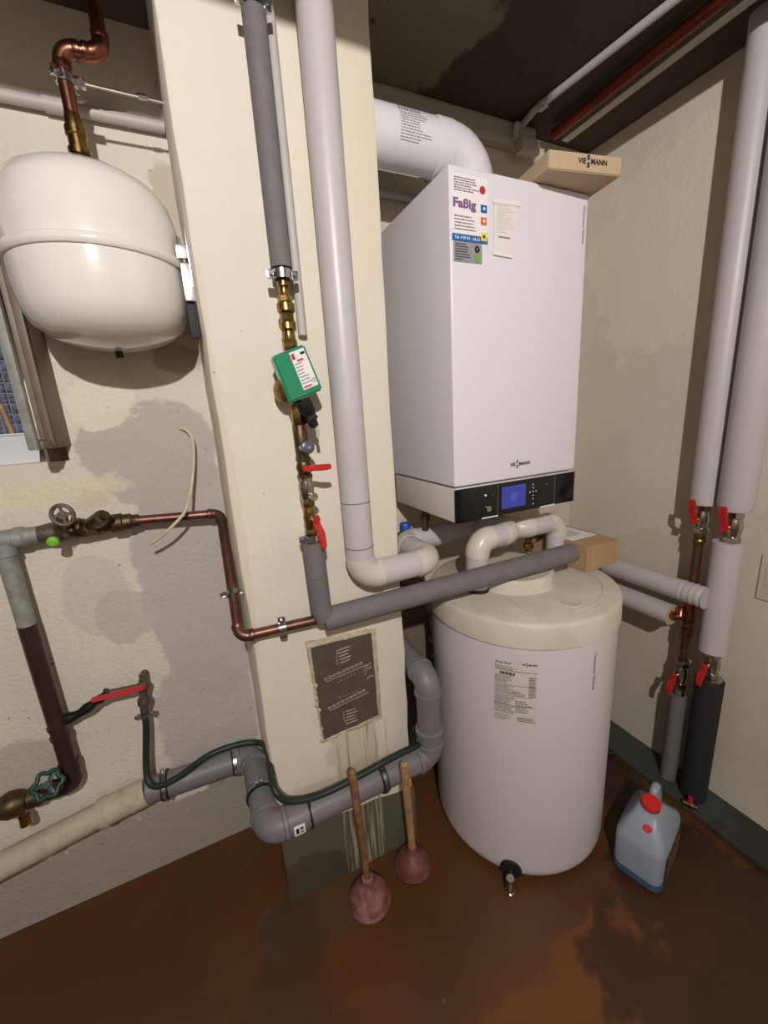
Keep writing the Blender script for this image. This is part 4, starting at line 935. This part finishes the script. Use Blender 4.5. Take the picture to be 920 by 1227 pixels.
# ------------------------------------------------------------------ right wall pipes
XP = 1.475
y1, y2 = .733, .645
za, zb_ = at(846, 604, 0, XP).z, at(885, 612, 0, XP).z
t = thing('insulated_pipe', 'left of the two tall light grey insulated risers on the right wall', 'pipe', V(XP, y1, za))
MB().lathe(V(XP, y1, za), Z_, [(0, .036), (.0, .0385), (CZ - za - .001, .0385)], 40).build('insulation_sleeve', M['insR'], t)
MB().cyl(V(XP, y1, za - .02), V(XP, y1, za + .02), .015).build('pipe_section', M['copper'], t)
t = thing('insulated_pipe', 'right and thicker of the two tall light grey insulated risers, at the picture edge', 'pipe', V(XP - .01, y2, zb_))
MB().lathe(V(XP - .01, y2 - .002, zb_), Z_, [(0, .030), (.002, .040), (.02, .0455), (CZ - zb_ - .001, .0455)], 40).build('insulation_sleeve', M['insR'], t)
MB().cyl(V(XP, y2, zb_ - .02), V(XP, y2, zb_ + .02), .018).build('pipe_section', M['copper'], t)
def zr(py, px, y): return at(px, py, 0, XP).z
vz1a, vz1b = at(842, 632, 0, XP).z, za - .004
LN = V(-.75, -.0, 0).normalized()
ball_valve('ball_valve', 'nickel ball valve under the left riser, red lever pointing up', V(XP, y1, vz1a - .02), V(XP, y1, vz1b), .020, V(-1, .12, 0).normalized(), Z_, .072, M['red'], M['nickel'], .024, 'riser ball valves')
lz = at(870, 648, 0, XP).z
ball_valve('ball_valve', 'nickel ball valve under the thick riser, red lever pointing up', V(XP, y2, lz), V(XP, y2, zb_ - .004), .023, V(-1, .12, 0).normalized(), Z_, .072, M['red'], M['nickel'], .025, 'riser ball valves')
lz2 = at(850, 778, 0, XP).z
t = thing('insulated_pipe', 'short light grey insulated sleeve between two red-levered valves, right wall', 'pipe', V(XP, y2, lz2))
MB().lathe(V(XP, y2 + .006, lz2), Z_, [(0, .028), (.001, .040), (lz - lz2 - .002, .041), (lz - lz2 - .001, .028)], 40).build('insulation_sleeve', M['insR'], t)
# copper column with tee
cz0, cz1 = at(815, 790, 0, XP).z, vz1a - .022
t = thing('copper_riser', 'brown copper column with tee between two red levers on the right wall', 'pipe', V(XP, y1, cz0))
MB().cyl(V(XP, y1, cz0), V(XP, y1, cz1), .014).build('pipe_section', M['copper'], t)
MB().lathe(V(XP, y1, cz1 - .035), Z_, [(0, .016), (.004, .019), (.014, .019), (.018, .016), (.022, .018), (.034, .017)], 20).build('brass_adapter', M['brass'], t)
zt2 = at(812, 723, 0, XP).z
MB().cyl(V(XP, y1, zt2 - .028), V(XP, y1, zt2 + .028), .0175).build('tee', M['copper_b'], t)
for dz in (.045, .075, .10): MB().lathe(V(XP, y1, zt2 - dz - .012), Z_, [(0, .0145), (.003, .0185), (.014, .0185), (.017, .0145)], 20).build('solder_sleeve', M['copper_b'], t)
# horizontal insulated pipes along the right wall
XH = 1.43
q1 = at(850, 712, 0, XH - .0); zh1 = at(785, 698, 0, XH).z + .005; 
t = thing('insulated_pipe', 'upper light grey insulated pipe running along the right wall behind the box', 'pipe', V(XH, 1.2, zh1 - .04))
MB().cyl(V(XH, 1.30, zh1), V(XH, .74, zh1), .036, n=36).build('insulation_sleeve', M['insR'], t)
m = MB(); pts = []
for k in range(12):
    s = k / 11; pts.append(V(XH, .742 - s * .075, zh1 - .0 * s))
m.tube(pts, lambda s: .0365 + .0016 * math.sin(s * 26) - .006 * max(0, s - .7), 36); m.build('crumpled_end', M['insR'], t)
zh2 = at(770, 723, 0, XH).z; yh2 = at(806, 730, 0, XH).y
t = thing('insulated_pipe', 'lower light grey insulated pipe with open yellow foam end, right wall', 'pipe', V(XH, 1.2, zh2 - .04))
MB().pipe_hollow(V(XH, 1.30, zh2), V(XH, yh2, zh2), .037, .034, 36).build('insulation_sleeve', M['insR'], t)
MB().pipe_hollow(V(XH, 1.29, zh2), V(XH, yh2 + .002, zh2), .0338, .0145, 32).build('foam_core', M['gasket'], t, label='yellowish foam core')
MB().cyl(V(XH, 1.28, zh2), V(XH, yh2 - .012, zh2), .013).build('pipe_section', M['copper_b'], t)
MB().tube([V(XH, yh2 - .010, zh2), V(XH + .004, yh2 - .024, zh2 + .001), V(XP - .016, y1 + .02, zt2 - .002)], .0135, 14).build('elbow', M['copper_b'], t)
# lower valves and pipes
vl0 = at(812, 822, 0, XP).z
ball_valve('ball_valve', 'ball valve under the copper column, red lever hanging down', V(XP, y1, vl0), V(XP, y1, cz0), .020, V(-1, .12, 0).normalized(), -Z_, .068, M['red'], M['nickel'], .021, 'lower ball valves')
vr0 = at(846, 808, 0, XP).z
ball_valve('ball_valve', 'ball valve under the short insulated sleeve, red lever hanging down', V(XP, y2, vr0), V(XP, y2, lz2 - .002), .021, V(-1, .12, 0).normalized(), -Z_, .068, M['red'], M['nickel'], .021, 'lower ball valves')
t = thing('lagged_pipe', 'grey foam-lagged lower pipe with silver collar, right wall near the canister', 'pipe', V(XP, y1, FZ))
MB().cyl(V(XP, y1, FZ + .023), V(XP, y1, vl0 - .03), .0265).build('foam_sleeve', M['foam'], t)
MB().cyl(V(XP, y1, vl0 - .032), V(XP, y1, vl0 - .001), .022).build('collar', M['steel'], t)
t = thing('lagged_pipe', 'black foam-lagged lower pipe standing in the right corner pipes', 'pipe', V(XP, y2, FZ))
MB().cyl(V(XP, y2, FZ + .023), V(XP, y2, vr0 - .012), .041).build('foam_sleeve', M['foam_blk'], t)
MB().cyl(V(XP, y2, vr0 - .014), V(XP, y2, vr0 - .001), .034).build('collar', M['nickel'], t)
# drain stub with debris at the pipe foot
q = at(826, 964, 2, FZ + .036)
t = thing('drain_cock', 'small nickel drain cock with red knob on the floor by the black pipe', 'valve', V(q.x, q.y, FZ))
MB().lathe(V(q.x, q.y, FZ + .037), V(.4, -.9, -.0), [(-.02, .010), (0, .010), (.002, .014), (.012, .014), (.014, .010), (.022, .009)], 14).build('cock_body', M['brass_d'], t)
MB().cyl(V(q.x, q.y, FZ + .040), V(q.x + .002, q.y, FZ + .066), .008).build('cock_knob', M['red_old'], t)
hp = [at(728, 902, 2, FZ + .012), at(748, 905, 2, FZ + .012), at(768, 918, 2, FZ + .012), at(783, 930, 2, FZ + .012)]
tag(MB().tube(spline(hp), .009, 10).build('black_tube', M['rubber']), 'black tube on the floor running from the tank to the corner pipes', 'hose')
# wall switch at the picture edge
a, b = at(909, 662, 0, RX), at(909, 717, 0, RX)
t = thing('switch_box', 'pale surface-mounted switch box on the right wall at the picture edge', 'switch', V(RX - .02, a.y - .04, b.z))
MB().box2((RX - .006, a.y - .085, b.z), (RX - .0005, a.y - .012, a.z), .0025, 3).build('box_body', M['slate'], t)
MB().box2((RX - .008, a.y - .065, b.z + .04), (RX - .006, a.y - .028, a.z - .04), .0008).build('rocker', M['slate'], t)

# ------------------------------------------------------------------ ceiling runs
t = thing('cable_trunking', 'pale cable trunking along the ceiling above the right wall', 'trunking', V(1.36, .9, .88))
zz = .885
MB().box2((1.338, -.2, zz + .012), (1.362, 1.25, CZ - .0005), .003).build('trunking_body', M['trunk'], t)
MB().box2((1.334, -.2, zz + .008), (1.366, 1.25, zz + .012), .001).build('trunking_cover', M['trunk'], t)
t = thing('junction_box', 'small pale junction box at the ceiling corner behind the boiler box', 'junction box', V(1.27, 1.29, .87))
a = at(619, 168, 1, 1.26); b = at(641, 190, 1, 1.26)
MB().box2((a.x, 1.238, b.z), (b.x, 1.269, a.z), .004).build('box_body', M['trunk'], t); MB().box2((a.x + .003, 1.234, b.z + .003), (b.x - .003, 1.239, a.z - .003), .002).build('box_cover', M['trunk'], t)
t = thing('ceiling_pipe', 'dark red copper pipe running along the ceiling beside the trunking', 'pipe', V(1.28, .9, .88))
MB().cyl(V(1.287, -.2, .897), V(1.287, 1.238, .897), .0165, n=18).build('pipe_section', M['redpipe'], t)
t = thing('ceiling_conduit', 'pale grey conduit along the dark ceiling ending in a bend at the back', 'pipe', V(1.1, .9, .9))
p0, p1 = at(808, 0, 2, .912), at(640, 132, 2, .912); dd = (p1 - p0).normalized()
MB().tube(fillet([p0 - dd * .8, p1, at(624, 152, 2, .912), V(at(617, 175, 1, 1.262).x, 1.262, .912), V(at(617, 175, 1, 1.262).x, 1.262, .868)], .05), .0105, 14).build('pipe_section', M['pvc'], t)
q = p0 + (p1 - p0) * .93; MB().box(q + V(.004, 0, .0), (.02, .03, .024), (dd.cross(Z_), dd, Z_), .003).build('saddle_clip', M['pvc'], t)

# ------------------------------------------------------------------ plungers
def plunger(lab, cc, rc, hc, topp, hr, hm, cm):
    t = thing('plunger', lab, 'plunger', V(cc.x, cc.y, FZ), 'sink plungers'); base = V(cc.x, cc.y, FZ + .001)
    pr = [(0, rc * .97), (.004, rc), (.010, rc), (.013, rc * .955), (hc * .35, rc * .92), (hc * .6, rc * .74), (hc * .8, rc * .48), (hc * .92, rc * .30), (hc, rc * .27), (hc + .02, rc * .25), (hc + .022, hr)]
    MB().lathe(base, Z_, pr, 40).build('rubber_cup', cm, t)
    s = base + V(0, 0, hc + .004); dz = (topp - s); L = dz.length
    MB().lathe(s, dz, [(0, hr * .95), (L * .5, hr), (L - .012, hr * 1.02), (L - .004, hr * .85), (L, hr * .4)], 18).build('handle', hm, t)
plunger('larger dusty red plunger with dark stained handle, nearer the pillar centre', V(.272, .900, 0), .066, .075, at(421, 922, 1, .882), .0115, M['wood'], M['cup'])
plunger('smaller dark red plunger with pale wooden handle beside the tank', V(.440, .925, 0), .061, .065, at(484, 914, 1, .878), .0125, M['wood2'], M['cup2'])

# ------------------------------------------------------------------ canister
ux = V(.955, .297, 0).normalized(); uy = V(-ux.y, ux.x, 0); K = V(1.135, .600, FZ)
t = thing('plastic_canister', 'white translucent plastic canister with red screw cap on the floor right of the tank', 'canister', K)
L2, W2 = .110, .070
def cp(u, v, z): return K + ux * u + uy * v + V(0, 0, z)
secs = [(.002, L2 - .010, W2 - .010, 0), (.010, L2, W2, 0), (.035, L2, W2, 0), (.130, L2, W2, 0), (.145, L2 - .004, W2 - .003, 0), (.205, .048, .036, -.012), (.214, .034, .030, -.014), (.217, .026, .025, -.014)]
def secring(m, z, a, b_, sh, e=.35, n=8):
    out = []
    for k in range(n * 4):
        an = 2 * PI * k / (n * 4); c_, s_ = math.cos(an), math.sin(an)
        out.append(m.bm.verts.new(cp(sh + a * math.copysign(abs(c_) ** e, c_), b_ * math.copysign(abs(s_) ** e, s_), z)))
    return out
m = MB(); prev = None; rr = []
for (z, a, b_, sh) in secs:
    r = secring(m, z, a, b_, sh); rr.append(r)
    if prev: m.bridge(prev, r)
    prev = r
m.bm.faces.new(rr[0][::-1]); m.bm.faces.new(rr[-1]); m.build('canister_body', M['can'], t)
m = MB(); r0 = secring(m, .0015, L2 - .006, W2 - .006, 0); r1 = secring(m, .010, L2 + .0012, W2 + .0012, 0); r2 = secring(m, .034, L2 + .0012, W2 + .0012, 0); m.bridge(r0, r1); m.bridge(r1, r2); m.build('fluid_band', M['canblue'], t, label='blue band where the fluid shows through')
nk = cp(-.016, -.002, .217); nd = V(-.14, -.14, 1).normalized()
MB().lathe(nk - nd * .012, nd, [(0, .022), (.016, .022)], 24).build('neck', M['can'], t)
MB().lathe(nk + nd * .003, nd, [(0, .0255), (.002, .0265), (.020, .0265), (.023, .024), (.0235, .004)], 28).build('screw_cap', M['redcap'], t)
n2 = cp(-.068, -.012, .183); nd2 = (ux * -.62 + V(0, 0, .8)).normalized()
MB().lathe(n2 - nd2 * .006, nd2, [(0, .011), (.014, .012), (.016, .010)], 18).build('vent_cap', M['redcap'], t)
MB().tube(spline([cp(.012, 0, .205), cp(.018, .0, .235), cp(.036, .0, .250), cp(.056, 0, .232), cp(.074, 0, .178)]), .0125, 14).build('handle', M['can'], t)
a_, b__ = cp(L2 * .25, -W2 - .0015, .05), cp(L2 * .95, -W2 - .0015, .13)
MB().quad(cp(-L2 + .03, -W2 - .0018, .02), cp(L2 - .03, -W2 - .0018, .02), cp(L2 - .03, -W2 - .0018, .125), cp(-L2 + .03, -W2 - .0018, .125)).build('canister_label', M['canlabel'], t, smooth=False, label='dark brown printed label')
